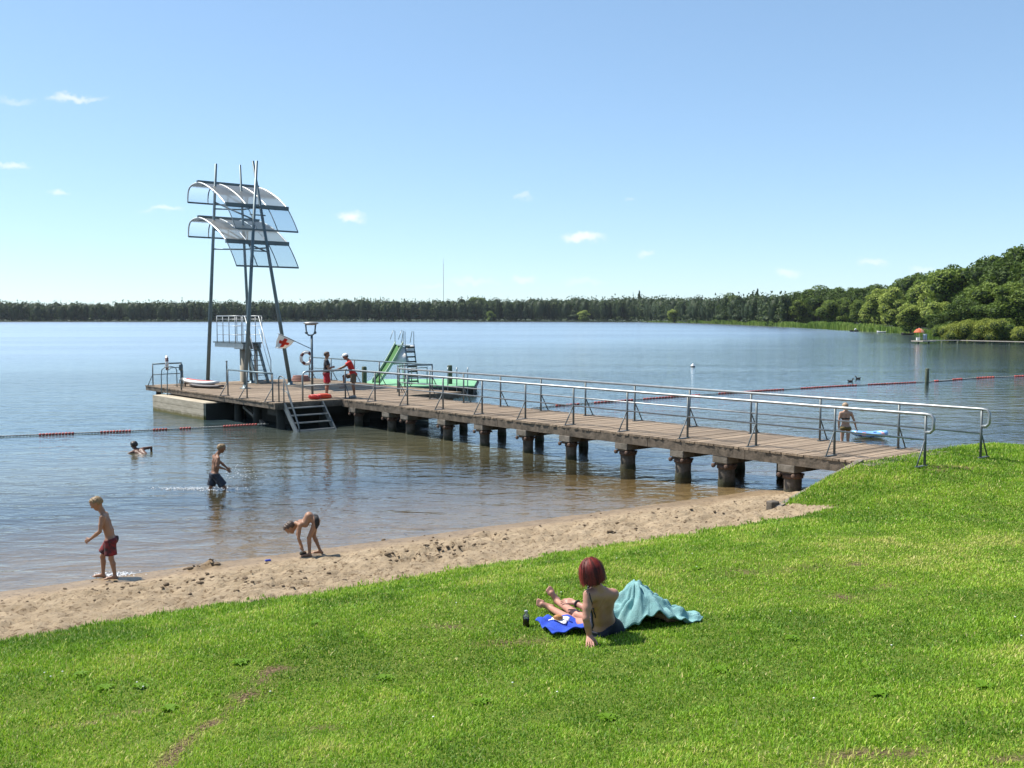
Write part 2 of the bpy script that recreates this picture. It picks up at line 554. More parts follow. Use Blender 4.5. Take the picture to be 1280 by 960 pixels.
def beach_mat():
    m = bpy.data.materials.new('beach_sand'); m.use_nodes = True
    nt = m.node_tree; L = nt.links.new; b = nt.nodes['Principled BSDF']
    g = nd(nt, 'ShaderNodeNewGeometry')
    n1 = nd(nt, 'ShaderNodeTexNoise'); n1.inputs['Scale'].default_value = 2.2; n1.inputs['Detail'].default_value = 8; n1.inputs['Roughness'].default_value = 0.7
    L(g.outputs['Position'], n1.inputs['Vector'])
    cr = nd(nt, 'ShaderNodeValToRGB'); L(n1.outputs['Fac'], cr.inputs['Fac'])
    cr.color_ramp.elements[0].position = 0.3; cr.color_ramp.elements[0].color = (0.265, 0.20, 0.125, 1)
    cr.color_ramp.elements[1].position = 0.72; cr.color_ramp.elements[1].color = (0.475, 0.37, 0.245, 1)
    # dark specks: litter, and the rough sand's tiny shadows put into the colour
    n2 = nd(nt, 'ShaderNodeTexNoise'); n2.inputs['Scale'].default_value = 16; n2.inputs['Detail'].default_value = 4; L(g.outputs['Position'], n2.inputs['Vector'])
    m2 = nd(nt, 'ShaderNodeMapRange'); m2.inputs[1].default_value = 0.55; m2.inputs[2].default_value = 0.64; m2.inputs[4].default_value = 0.75; L(n2.outputs['Fac'], m2.inputs[0])
    x2 = nd(nt, 'ShaderNodeMixRGB'); x2.inputs['Color2'].default_value = (0.13, 0.085, 0.045, 1); L(m2.outputs[0], x2.inputs['Fac']); L(cr.outputs[0], x2.inputs['Color1'])
    at = nd(nt, 'ShaderNodeAttribute', attribute_name='wet')
    x3 = nd(nt, 'ShaderNodeMixRGB', blend_type='MULTIPLY'); x3.inputs['Color2'].default_value = (0.62, 0.57, 0.50, 1)
    L(at.outputs['Fac'], x3.inputs['Fac']); L(x2.outputs[0], x3.inputs['Color1']); L(x3.outputs[0], b.inputs['Base Color'])
    r1 = nd(nt, 'ShaderNodeMapRange'); r1.inputs[3].default_value = 0.95; r1.inputs[4].default_value = 0.45; L(at.outputs['Fac'], r1.inputs[0]); L(r1.outputs[0], b.inputs['Roughness'])
    b.inputs['Specular IOR Level'].default_value = 0.25
    n3 = nd(nt, 'ShaderNodeTexNoise'); n3.inputs['Scale'].default_value = 30; n3.inputs['Detail'].default_value = 8; n3.inputs['Roughness'].default_value = 0.75; L(g.outputs['Position'], n3.inputs['Vector'])
    bp = nd(nt, 'ShaderNodeBump'); bp.inputs['Distance'].default_value = 0.05; L(n3.outputs['Fac'], bp.inputs['Height'])
    s1 = nd(nt, 'ShaderNodeMapRange'); s1.inputs[3].default_value = 0.9; s1.inputs[4].default_value = 0.15; L(at.outputs['Fac'], s1.inputs[0]); L(s1.outputs[0], bp.inputs['Strength'])
    L(bp.outputs[0], b.inputs['Normal'])
    return m


# bare places in the lawn: (px, py, radius along, radius across, angle)
BARE = []


def bare_pt(px, py, rx, ry=None, amt=1.0):
    p = ground_pt(px, py)
    BARE.append((p[0], p[1], rx, ry or rx, amt))


_tr = [(345, 838), (325, 855), (305, 872), (285, 888), (265, 905), (248, 918), (232, 932), (215, 946), (205, 957)]
for i in range(len(_tr) - 1):
    for k in range(4):
        a = _tr[i][0] + (_tr[i + 1][0] - _tr[i][0]) * k / 4; b = _tr[i][1] + (_tr[i + 1][1] - _tr[i][1]) * k / 4
        bare_pt(a, b, 0.13 if i < 2 else 0.07, 0.10, 1.0)
for (a, b, rx, ry, am) in ((1190, 584, .55, .35, 1), (1175, 588, .4, .3, .8), (1058, 749, .2, .2, .95), (1068, 709, .13, .13, .9), (405, 908, .11, .08, .9),
                           (640, 803, .3, .12, .8), (90, 905, .25, .08, .75), (180, 890, .3, .07, .7), (950, 715, .5, .2, .5), (1110, 735, .4, .2, .5), (1000, 712, .3, .15, .55),
                           (560, 655 + 130, .22, .1, .6), (1090, 945, .3, .12, .8), (1270, 950, .25, .1, .7), (30, 800, .5, .15, .8), (330, 745, .3, .1, .4), (212, 888, .06, .06, .9)):
    bare_pt(a, b, rx, ry, am)


def bare_at(x, y):
    v = np.zeros(np.shape(x))
    w = 0.72 + 1.3 * fbm(np.asarray(x) * 6, np.asarray(y) * 6, 77, 3)
    for (cx, cy_, rx, ry, am) in BARE:
        d2 = ((x - cx) / rx) ** 2 + ((y - cy_) / ry) ** 2
        v = np.maximum(v, am * np.exp(-d2 * 0.9))
    return np.clip(v * np.clip(w, 0.1, 1.4) * 1.3, 0, 1)


def build_ground():
    step = 0.06
    xs = np.arange(-20, 22 + step, step); ys = np.arange(1.5, 34 + step, step)
    X, Y = np.meshgrid(xs, ys, indexing='ij')
    vis = np.abs(X) < (0.56 * Y + 2.6)
    Z = H(X, Y)
    T = shore_t(X, Y)
    n, m = X.shape
    idx = np.arange(n * m).reshape(n, m)
    cx = (X[:-1, :-1] + X[1:, 1:]) / 2; cyy = (Y[:-1, :-1] + Y[1:, 1:]) / 2
    lm = lawn_mask(cx, cyy)
    keep = (vis[:-1, :-1]) & (T[:-1, :-1] > -11)
    quads = np.stack([idx[:-1, :-1], idx[1:, :-1], idx[1:, 1:], idx[:-1, 1:]], -1)
    V = np.stack([X, Y, Z], -1).reshape(-1, 3)
    for name, msk, mt in (('lawn', lm & keep, ground_mat_lawn()), ('beach', (~lm) & keep, beach_mat())):
        Q = quads[msk]
        us, inv = np.unique(Q, return_inverse=True)
        VV = V[us]; FF = inv.reshape(-1, 4)
        tt = T.reshape(-1)[us]
        uu, vv2 = to_uv(VV[:, 0], VV[:, 1])
        wob = 0.25 * fbm(VV[:, 0] * 1.2, VV[:, 1] * 1.2, 91, 3)
        wet = 1 - sstep(0.25, 1.15, tt + wob)
        at = {'wet': wet, 'bare': bare_at(VV[:, 0], VV[:, 1])}
        me = np_mesh(name, VV, FF, at, smooth=True)
        o = link_mesh(name, me, mt); o['kind'] = 'structure'
    # coarse bed and bank outside the finely modelled part
    xs = np.concatenate([np.linspace(-400, -30, 20), np.linspace(-28, 30, 60), np.linspace(35, 90, 12)])
    ys = np.concatenate([np.linspace(-40, 40, 80), np.linspace(45, 120, 14)])
    X, Y = np.meshgrid(xs, ys, indexing='ij')
    Z = H(X, Y, False) - 0.35
    n, m = X.shape; idx = np.arange(n * m).reshape(n, m)
    F = np.stack([idx[:-1, :-1], idx[1:, :-1], idx[1:, 1:], idx[:-1, 1:]], -1).reshape(-1, 4)
    o = link_mesh('lake_bed', np_mesh('lake_bed', np.stack([X, Y, Z], -1).reshape(-1, 3), F, None, True),
                  mat('bed_mud', (0.14, 0.11, 0.06), 0.9, col2=(0.09, 0.08, 0.04), var=1, vscale=0.5))
    o['kind'] = 'structure'


build_ground()


# ================================================================== water
def water_mat():
    m = bpy.data.materials.new('lake_water'); m.use_nodes = True
    nt = m.node_tree; nt.nodes.clear(); L = nt.links.new
    out = nd(nt, 'ShaderNodeOutputMaterial')
    g = nd(nt, 'ShaderNodeNewGeometry')
    # wave heights (metres)
    def noise(scale, detail, sx, sy, rot, dist=0.0, rough=0.5):
        mp = nd(nt, 'ShaderNodeMapping'); mp.inputs['Rotation'].default_value = (0, 0, rot); mp.inputs['Scale'].default_value = (sx, sy, 1)
        L(g.outputs['Position'], mp.inputs['Vector'])
        n = nd(nt, 'ShaderNodeTexNoise'); n.inputs['Scale'].default_value = scale; n.inputs['Detail'].default_value = detail
        n.inputs['Roughness'].default_value = rough; n.inputs['Distortion'].default_value = dist
        L(mp.outputs[0], n.inputs['Vector'])
        return n.outputs['Fac']
    a = noise(1.0, 3, 0.55, 1.25, R(14), 0.6)            # metre-long wavelets
    b = noise(3.6, 3, 0.7, 1.2, R(-20), 0.4)              # ripples
    c = noise(11.0, 2, 1, 1, 0)                           # fine
    patch = noise(0.02, 3, 0.35, 1.6, R(4), 0.8)          # wind lanes
    pr = nd(nt, 'ShaderNodeMapRange'); pr.inputs[1].default_value = 0.40; pr.inputs[2].default_value = 0.62; pr.inputs[3].default_value = 0.55; pr.inputs[4].default_value = 1.15
    L(patch, pr.inputs[0])
    def mul(x, k):
        n = nd(nt, 'ShaderNodeMath', operation='MULTIPLY'); L(x, n.inputs[0])
        if isinstance(k, float): n.inputs[1].default_value = k
        else: L(k, n.inputs[1])
        return n.outputs[0]
    def add(x, y):
        n = nd(nt, 'ShaderNodeMath', operation='ADD'); L(x, n.inputs[0]); L(y, n.inputs[1]); return n.outputs[0]
    hgt = add(add(mul(a, WAVE_A), mul(b, WAVE_B)), mul(c, WAVE_C))
    hgt = mul(hgt, pr.outputs[0])
    bp = nd(nt, 'ShaderNodeBump'); bp.inputs['Strength'].default_value = 1.0; bp.inputs['Distance'].default_value = 1.0
    L(hgt, bp.inputs['Height'])
    N = bp.outputs[0]
    fr = nd(nt, 'ShaderNodeFresnel'); fr.inputs[0].default_value = 1.50; L(N, fr.inputs['Normal'])
    gl = nd(nt, 'ShaderNodeBsdfGlossy'); gl.inputs['Roughness'].default_value = 0.07; gl.inputs['Color'].default_value = (0.95, 0.97, 1.0, 1); L(N, gl.inputs['Normal'])
    sp = nd(nt, 'ShaderNodeSeparateXYZ'); L(g.outputs['Position'], sp.inputs[0])
    rr = nd(nt, 'ShaderNodeMapRange'); rr.inputs[1].default_value = 40; rr.inputs[2].default_value = 170; rr.inputs[3].default_value = 0.05; rr.inputs[4].default_value = 0.19
    sx_ = nd(nt, 'ShaderNodeMath', operation='MULTIPLY_ADD'); L(sp.outputs['X'], sx_.inputs[0]); sx_.inputs[1].default_value = -1.25; L(sp.outputs['Y'], sx_.inputs[2]); L(sx_.outputs[0], rr.inputs[0]); L(rr.outputs[0], gl.inputs['Roughness'])      # the open lake is windier than the sheltered bay
    at = nd(nt, 'ShaderNodeAttribute', attribute_name='depth')
    # clear shallows -> murky body
    cr = nd(nt, 'ShaderNodeValToRGB'); L(at.outputs['Fac'], cr.inputs['Fac'])
    e = cr.color_ramp.elements
    e[0].position = 0.0; e[0].color = (0.90, 0.90, 0.80, 1)
    e[1].position = 0.30; e[1].color = (0.60, 0.58, 0.38, 1)
    tr = nd(nt, 'ShaderNodeBsdfTransparent'); L(cr.outputs[0], tr.inputs[0])
    cr2 = nd(nt, 'ShaderNodeValToRGB'); L(at.outputs['Fac'], cr2.inputs['Fac'])
    e = cr2.color_ramp.elements
    e[0].position = 0.05; e[0].color = (0.125, 0.112, 0.058, 1)
    e[1].position = 0.95; e[1].color = (0.042, 0.068, 0.074, 1)
    x_ = e.new(0.38); x_.color = (0.085, 0.080, 0.045, 1)
    df = nd(nt, 'ShaderNodeBsdfDiffuse'); L(cr2.outputs[0], df.inputs[0])
    fx = nd(nt, 'ShaderNodeMapRange', interpolation_type='SMOOTHSTEP'); fx.inputs[1].default_value = 0.0; fx.inputs[2].default_value = 0.42; L(at.outputs['Fac'], fx.inputs[0])
    body = nd(nt, 'ShaderNodeMixShader'); L(fx.outputs[0], body.inputs[0]); L(tr.outputs[0], body.inputs[1]); L(df.outputs[0], body.inputs[2])
    fin = nd(nt, 'ShaderNodeMixShader'); L(fr.outputs[0], fin.inputs[0]); L(body.outputs[0], fin.inputs[1]); L(gl.outputs[0], fin.inputs[2])
    L(fin.outputs[0], out.inputs[0])
    return m


WAVE_A, WAVE_B, WAVE_C = 0.056, 0.018, 0.003


def build_water():
    xs = np.concatenate([[-1900, -1000, -400, -150, -60], np.arange(-30, 32, 0.5), [45, 70, 120, 300, 900, 1900]])
    ys = np.concatenate([[8.0], np.arange(9, 60, 0.5), np.arange(62, 120, 4), [150, 220, 350, 600, 1000, 1900]])
    X, Y = np.meshgrid(xs, ys, indexing='ij')
    dep = np.clip(-H(X, Y, False), 0, 2.5) / 2.5
    n, m = X.shape; idx = np.arange(n * m).reshape(n, m)
    F = np.stack([idx[:-1, :-1], idx[1:, :-1], idx[1:, 1:], idx[:-1, 1:]], -1)
    T = shore_t(X, Y)
    keep = (np.minimum.reduce([T[:-1, :-1], T[1:, :-1], T[1:, 1:], T[:-1, 1:]]) < 2.2)
    me = np_mesh('lake_water', np.stack([X, Y, np.zeros_like(X)], -1).reshape(-1, 3), F[keep], {'depth': dep.ravel()}, True)
    o = link_mesh('lake_water', me, water_mat()); o['kind'] = 'structure'


build_water()


# ================================================================== grass blades
def grass_mat():
    m = bpy.data.materials.new('grass_blade'); m.use_nodes = True
    nt = m.node_tree; L = nt.links.new; b = nt.nodes['Principled BSDF']
    b.inputs['Roughness'].default_value = 0.55; b.inputs['Specular IOR Level'].default_value = 0.3
    at = nd(nt, 'ShaderNodeAttribute', attribute_name='rnd')
    cr = nd(nt, 'ShaderNodeValToRGB'); L(at.outputs['Fac'], cr.inputs['Fac'])
    e = cr.color_ramp.elements
    e[0].position = 0.0; e[0].color = (0.10, 0.21, 0.012, 1)
    e[1].position = 1.0; e[1].color = (0.66, 0.56, 0.27, 1)
    x = e.new(0.45); x.color = (0.22, 0.40, 0.020, 1)
    x = e.new(0.74); x.color = (0.36, 0.50, 0.048, 1)
    x = e.new(0.90); x.color = (0.48, 0.50, 0.11, 1)
    L(cr.outputs[0], b.inputs['Base Color'])
    tl = nd(nt, 'ShaderNodeBsdfTranslucent'); L(cr.outputs[0], tl.inputs['Color'])
    ms = nd(nt, 'ShaderNodeMixShader'); ms.inputs[0].default_value = 0.35
    L(b.outputs[0], ms.inputs[1]); L(tl.outputs[0], ms.inputs[2]); L(ms.outputs[0], nt.nodes['Material Output'].inputs['Surface'])
    return m


def build_grass():
    bands = [(3.2, 7.5, 8200, 1.0), (7.5, 11, 5600, 1.2), (11, 15, 3400, 1.5), (15, 26.5, 1900, 2.0)]
    allP = []; allS = []
    for (d0, d1, dens, sc) in bands:
        wmax = 0.535 * d1 + 1.6
        n = int(dens * (d1 - d0) * 2 * wmax)
        x = RNG.uniform(-wmax, wmax, n); y = RNG.uniform(d0, d1, n)
        ok = np.abs(x) < 0.535 * y + 1.5
        x, y = x[ok], y[ok]
        ex = RNG.exponential(0.09, len(x)); ok = lawn_mask(x - .546 * (ex - .12), y + .838 * (ex - .12)); x, y = x[ok], y[ok]
        u, v = to_uv(x, y)
        ok = (base_z(x, y) > 0.05) & ~((u > -4.95) & (v > -2.9) & (v < 9)); x, y = x[ok], y[ok]
        b = bare_at(x, y)
        ok = RNG.random(len(x)) > b * 0.80; x, y = x[ok], y[ok]
        # tufting
        tu = fbm(x * 7, y * 7, 101, 2)
        ok = RNG.random(len(x)) < np.clip(0.8 + 1.0 * tu, 0.35, 1); x, y = x[ok], y[ok]
        allP.append(np.stack([x, y], 1)); allS.append(np.full(len(x), sc))
    P = np.vstack(allP); S = np.concatenate(allS)
    x, y = P[:, 0], P[:, 1]
    z = H(x, y) - 0.004
    n = len(x)
    big = fbm(x * 0.45, y * 0.45, 111, 3)
    mid = fbm(x * 2.3, y * 2.3, 121, 3)
    t = shore_t(x, y)
    edge = np.exp(-np.clip(t - 3.6, 0, 9) / 1.6)
    ln = (0.017 + 0.019 * RNG.random(n) + 0.018 * np.clip(mid, -.3, .6) + 0.022 * edge) * (0.75 + 0.25 * S)
    ln *= np.where(RNG.random(n) < 0.02, 1.8, 1.0)
    wd = (0.0022 + 0.0028 * RNG.random(n)) * S
    az = RNG.uniform(0, 2 * np.pi, n)
    lean = np.abs(RNG.normal(0.62, 0.42, n))
    dirx, diry = np.cos(az), np.sin(az)
    px, py = -diry, dirx
    base = np.stack([x, y, z], 1)
    side = np.stack([px, py, np.zeros(n)], 1) * wd[:, None]
    lx = np.sin(lean) * ln; lz = np.cos(lean) * ln
    midp = base + np.stack([dirx * lx * 0.42, diry * lx * 0.42, lz * 0.62], 1)
    tip = base + np.stack([dirx * lx * 1.15, diry * lx * 1.15, lz], 1)
    V = np.stack([base - side, base + side, midp + side * 0.8, midp - side * 0.8, tip], 1).reshape(-1, 3)
    k = np.arange(n) * 5
    F = np.concatenate([np.stack([k, k + 1, k + 2], 1), np.stack([k, k + 2, k + 3], 1), np.stack([k + 3, k + 2, k + 4], 1)])
    dryness = bare_at(x, y)
    r = np.clip(0.40 + 0.20 * RNG.normal(0, 1, n) + 0.55 * big + 0.40 * mid + 0.4 * dryness - 0.12 * edge + 0.004 * (x), 0, 0.93)
    clover = sstep(.12, .24, fbm(x * 1.1, y * 1.1, 131, 3)); dry = sstep(.14, .30, fbm(x * .8, y * .8, 141, 4))
    r = np.clip(r - .22 * clover + .20 * dry, 0, .93)
    r = np.where(RNG.random(n) < 0.05 + 0.10 * np.clip(big + 0.2, 0, 1), 0.85 + 0.15 * RNG.random(n), r)
    me = np_mesh('grass', V, F, {'rnd': np.repeat(r, 5)}, False)
    o = link_mesh('grass', me, grass_mat())
    tag(o, 'short green summer grass with dry yellow blades covering the sloping lawn', 'grass', kind='stuff')
    # daisies and clover heads
    q = MB()
    spots = [(80, 846), (60, 845), (68, 850), (172, 860), (180, 861), (868, 694), (870, 712), (575, 755), (705, 746), (985, 770), (1113, 812), (1090, 640), (1275, 800), (1268, 776), (335, 868), (640, 858), (1015, 880), (1195, 640), (700, 870), (540, 900), (500, 742), (770, 700)]
    for (a, b) in spots:
        for _ in range(1):
            p = ground_pt(a + random.uniform(-5, 5), b + random.uniform(-3, 3), True)
            q.lathe([(0.002, 0.0), (0.002, 0.03), (0.008, 0.032), (0.008, 0.036), (0.002, 0.038)], p, 6)
    o = q.build('daisies', mat('petal_white', (0.75, 0.75, 0.7), 0.7), recalc=False)
    tag(o, 'scattered tiny white daisy and clover heads in the lawn', 'daisies', kind='stuff')
    # broad-leaved weeds
    V = []; F = []
    for (a, b) in [(212, 888), (132, 862), (176, 860), (100, 845), (395, 780), (300, 830), (870, 712), (990, 800), (1200, 700), (900, 840), (600, 880), (760, 900), (480, 850), (1230, 860), (1100, 870)]:
        c = ground_pt(a, b, True)
        for k in range(9):
            an = k * 0.7 + random.uniform(-.2, .2); l = random.uniform(.05, .10); w = l * 0.28
            d = np.array([math.cos(an), math.sin(an), 0]); s = np.array([-d[1], d[0], 0])
            n0 = len(V)
            V += [c + (0, 0, .01), c + d * l * .5 + s * w + (0, 0, .035), c + d * l + (0, 0, .02), c + d * l * .5 - s * w + (0, 0, .035)]
            F.append((n0, n0 + 1, n0 + 2, n0 + 3))
    me = np_mesh('weeds', np.array(V), np.array(F), {'rnd': np.full(len(V), 0.12)}, False)
    tag(link_mesh('weeds', me, grass_mat()), 'flat rosettes of broad weed leaves scattered in the lawn', 'weeds', kind='stuff')


build_grass()
# ================================================================== materials for built things
M_DECK = mat('weathered_planks', (0.31, 0.23, 0.155), 0.85, col2=(0.13, 0.098, 0.068), var=0.9, vscale=1.6, rnd=0.28, bump=0.5, bscale=30, stretch=(math.atan2(VD[1], VD[0]) * -1, 1.0, 14.0, 1.0))
M_BEAM = mat('grey_timber_beam', (0.165, 0.13, 0.095), 0.9, col2=(0.06, 0.048, 0.034), var=1, vscale=5, bump=0.5, bscale=18)
M_CONC = mat('old_concrete', (0.22, 0.19, 0.155), 0.9, col2=(0.11, 0.095, 0.07), var=1, vscale=4, bump=0.5, bscale=15)
M_PILE = mat('pile_concrete', (0.13, 0.108, 0.085), 0.9, col2=(0.05, 0.042, 0.03), var=1, vscale=5, bump=0.6, bscale=14)
M_DARKC = mat('dark_and_shaded_concrete', (0.035, 0.034, 0.028), 0.9, col2=(0.02, 0.022, 0.016), var=1, vscale=2)  # dark concrete; also carries painted shade on block ends and under the platform
M_STEEL = mat('galvanised_steel', (0.33, 0.35, 0.355), 0.45, metal=0.7, col2=(0.2, 0.22, 0.225), var=0.7, vscale=7)
M_PSTEEL = mat('weathered_post_steel', (0.14, 0.16, 0.165), 0.5, metal=0.4, col2=(0.09, 0.105, 0.11), var=0.8, vscale=9)
M_DSTEEL = mat('dark_painted_steel', (0.10, 0.135, 0.15), 0.4, metal=0.35, col2=(0.07, 0.09, 0.10), var=0.6, vscale=3)
M_BSTEEL = mat('blue_grey_steel', (0.13, 0.185, 0.205), 0.45, metal=0.35, col2=(0.09, 0.13, 0.145), var=0.6, vscale=2)
M_RUST = mat('rusty_iron', (0.13, 0.075, 0.05), 0.85, col2=(0.06, 0.04, 0.03), var=1, vscale=25)
M_WHITE = mat('white_paint', (0.78, 0.77, 0.74), 0.5, col2=(0.6, 0.58, 0.53), var=0.5, vscale=6)
M_RED = mat('red_plastic', (0.55, 0.035, 0.02), 0.45)
M_ORANGE = mat('orange_red_plastic', (0.55, 0.06, 0.018), 0.4, col2=(0.6, 0.06, 0.03), var=0.6, vscale=8)
M_BLACK = mat('black_rubber', (0.02, 0.02, 0.02), 0.6)
M_GREYP = mat('grey_rope', (0.30, 0.30, 0.28), 0.7, col2=(0.2, 0.2, 0.18), var=1, vscale=10)
M_GREEN = mat('green_plastic', (0.035, 0.15, 0.025), 0.8, col2=(0.035, 0.15, 0.03), var=0.5, vscale=3)
M_MINT = mat('pale_green_deck', (0.19, 0.43, 0.23), 0.7, col2=(0.11, 0.28, 0.14), var=0.8, vscale=1.6)
M_MOSSP = mat('mossy_post', (0.10, 0.12, 0.07), 0.9, col2=(0.05, 0.06, 0.04), var=1, vscale=12)
M_ALGAE = mat('stained_concrete', (0.47, 0.41, 0.31), 0.85, col2=(0.28, 0.235, 0.16), var=0.8, vscale=2.0, bump=0.4, bscale=8, stretch=(0.0, 1, 1, 7))


# ================================================================== the jetty: walkway, bathing platform, rails, stair
jetty = thing('jetty', 'long weathered wooden jetty with steel handrails leading from the lawn to a wide bathing platform', 'jetty', W(6, 1.4, 0))

q = MB(); u = -5.0
while u < 16.0:
    wdt = 0.145
    q.uvbox(u, u + wdt - 0.008, -0.02, 2.82, DECK - 0.05, DECK, jit=0.018)
    u += wdt
q.build('walkway_deck', M_DECK, jetty, recalc=False)
q = MB(); u = 16.0
while u < 28.3:
    q.uvbox(u, u + 0.137, -2.72, 5.5, DECK - 0.05, DECK, jit=0.016)
    u += 0.145
q.build('platform_deck', M_DECK, jetty, recalc=False)
# landing slab at the shore end
q = MB(); q.uvbox(-5.35, -5.004, -0.25, 3.0, 0.35, DECK - 0.012)
q.build('landing_slab', M_CONC, jetty, bevel=0.01)
# edge beams
for v in (0.05, 2.75):
    q = MB()
    for k in range(7):
        q.uvbox(-4.99 + k * 3.0, -4.99 + k * 3.0 + 2.99, v - 0.06, v + 0.06, DECK - 0.27, DECK - 0.052, jit=0.004)
    q.build('edge_beam', M_BEAM, jetty, recalc=False)
q = MB()
for v in (0.75, 1.4, 2.05):
    q.uvbox(-4.99, 15.9, v - 0.06, v + 0.06, DECK - 0.25, DECK - 0.053)
q.build('floor_joists', M_BEAM, jetty, recalc=False)
q = MB(); q.uvbox(16.0, 28.3, -2.70, -2.58, DECK - 0.22, DECK - 0.052); q.build('edge_beam', M_BEAM, jetty, recalc=False)
q = MB(); q.uvbox(16.0, 28.3, 5.36, 5.48, DECK - 0.22, DECK - 0.052); q.build('edge_beam', M_BEAM, jetty, recalc=False)
q = MB(); q.uvbox(15.98, 16.1, -2.57, 5.35, DECK - 0.24, DECK - 0.052); q.build('edge_beam', M_BEAM, jetty, recalc=False)
q = MB(); q.uvbox(28.17, 28.29, -2.57, 5.35, DECK - 0.24, DECK - 0.052); q.build('edge_beam', M_BEAM, jetty, recalc=False)

# bents: cross beam, pile heads and piles
BENTS = [-3.11, -1.27, 0.06, 1.93, 4.09, 5.92, 7.95, 9.85, 11.98, 13.11, 15.3]
for i, ub in enumerate(BENTS):
    q = MB(); q.uvbox(ub - 0.13, ub + 0.13, 0.02, 2.78, DECK - 0.47, DECK - 0.275); q.build('cross_beam', M_BEAM, jetty, recalc=False)
    fat = i in (0, 1, 2, 3)
    for side, v in ((0, 0.26), (1, 2.52)):
        r = (0.20 if fat else 0.155) if side == 0 else 0.15
        pc = Vector(W(ub, v, 0))
        prof = [(r * 1.02, -1.7), (r * 1.03, 0.03), (r * 0.97, 0.12), (r, 0.36), (r * 0.98, 0.40)]
        p = MB().lathe(prof, pc, 18).build('pile', M_PILE, jetty)
        if side == 0:
            c = MB(); c.uvbox(ub - 0.22, ub + 0.22, v - 0.27, v + 0.16, DECK - 0.44, DECK - 0.272, jit=0.01)
            c.build('pile_head', M_CONC, p, bevel=0.012)
            c = MB()
            c.tube([Vector(W(ub - .24, v - .12, .46)), Vector(W(ub + .24, v - .12, .46))], .035, 8)
            c.tube([Vector(W(ub - .22, v + .1, .45)), Vector(W(ub + .22, v + .1, .45))], .03, 8)
            for s in (-1, 1):
                c.lathe([(0.05, 0), (0.055, .05), (0.02, .06)], Vector(W(ub + s * .19, v - .23, .44)), 8, axis=(-VD[0], -VD[1], 0))
            c.lathe([(r * 1.12, 0.36), (r * 1.16, 0.40), (r * 1.12, .45), (r * .9, .47)], pc, 16)
            c.build('pile_collar', M_RUST, p)
# platform substructure
q = MB(); q.uvbox(17.3, 27.6, -1.45, 4.8, -1.5, DECK - 0.26); q.build('underdeck_shade', M_DARKC, jetty, recalc=False)  # added near-black box standing in for the shade beneath the deck
for ub in (16.5, 17.0):
    pass
for (ub, v) in [(16.35, -2.3), (16.35, -0.6), (16.35, 1.2), (16.35, 3.2), (16.35, 5.0), (18.4, -2.2), (28.0, -2.2), (28.0, 1.5), (28.0, 5.0), (22.0, 5.1), (20.0, -2.2)]:
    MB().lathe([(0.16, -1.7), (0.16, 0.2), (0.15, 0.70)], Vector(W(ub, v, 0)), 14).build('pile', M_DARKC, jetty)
q = MB(); q.bar(W(19.5, -2.2, 0.55), W(18.0, -2.15, 0.02), 0.12, 0.10); q.build('brace', M_CONC, jetty)
q = MB(); q.uvbox(16.3, 17.2, -2.4, 5.3, DECK - 0.5, DECK - 0.245); q.build('cross_beam', M_DARKC, jetty, recalc=False)

# ---- handrails
RH = 1.05


def rail_post(parent, u, v, out, z=DECK, h=RH, m=M_STEEL, strut=True, r=0.028):
    """post with foot plate and outward raking strut; out = (du,dv)"""
    q = MB()
    q.tube([W(u, v, z), W(u, v, z + h - 0.03)], r, 8)
    if strut:
        q.tube([W(u + out[0] * .32, v + out[1] * .32, z + 0.01), W(u + out[0] * 0.02, v + out[1] * 0.02, z + h * 0.5)], r * 0.62, 6)
        a = Vector(W(u + out[0] * .34, v + out[1] * .34, z + 0.012)); b = Vector(W(u - out[0] * .06, v - out[1] * .06, z + 0.012))
        q.bar(a, b, 0.075, 0.016)
    return q.build('post', M_PSTEEL, parent)


def railing(us_vs, out, posts, m=M_STEEL, z=DECK, mid=True, ends=(0, 0), r=0.033, drop0=False, drop1=False, h=RH, strut=True):
    """us_vs polyline in u,v; posts list of (u,v,out)"""
    q = MB()
    P = [Vector(W(a, b, z + h)) for a, b in us_vs]
    path = list(P)
    if drop0:
        d = (P[1] - P[0]).normalized()
        path = [P[0] + Vector((0, 0, -h)), P[0] + Vector((0, 0, -.16)), P[0] + d * .05 + Vector((0, 0, -.045)), P[0] + d * .17] + P[1:]
    if drop1:
        d = (P[-2] - P[-1]).normalized()
        path = path[:-1] + [P[-1] + d * .17, P[-1] + d * .05 + Vector((0, 0, -.045)), P[-1] + Vector((0, 0, -.16)), P[-1] + Vector((0, 0, -h))]
    # handle loops at a free end
    if ends[0]:
        d = (P[0] - P[1]).normalized()
        path = [P[0] + Vector((0, 0, -.36)), P[0] + d * .10 + Vector((0, 0, -.36)), P[0] + d * .16 + Vector((0, 0, -.30)), P[0] + d * .17 + Vector((0, 0, -.08)), P[0] + d * .11 + Vector((0, 0, -.01))] + path
    q.tube(path, r, 10)
    ra = q.build('railing', m, jetty)
    if mid:
        w = MB()
        w.tube([p + Vector((0, 0, -h * 0.49)) for p in P], r * 0.62, 8)
        w.build('mid_rail', m, ra)
    for (a, b, o) in posts:
        rail_post(ra, a, b, o, z, h, m, strut)
    return ra


near_us = [-6.1 + 2.05 * k for k in range(12)]
near_us = [k for k in near_us if k < 15.9]
far_us = [-6.3] + [-4.43 + 2.03 * k for k in range(10)]
far_us = [k for k in far_us if k < 15.0]
railing([(-6.1, 0.4), (16.25, 0.4), (16.3, -1.45)], (0, -1), [(k, 0.4, (0, -1)) for k in near_us] + [(16.28, 0.3, (-1, 0))], ends=(1, 0), drop1=True)
railing([(-6.3, 2.4), (15.85, 2.4)], (0, 1), [(k, 2.4, (0, 1)) for k in far_us] + [(15.85, 2.4, (0, 1))], ends=(1, 0))
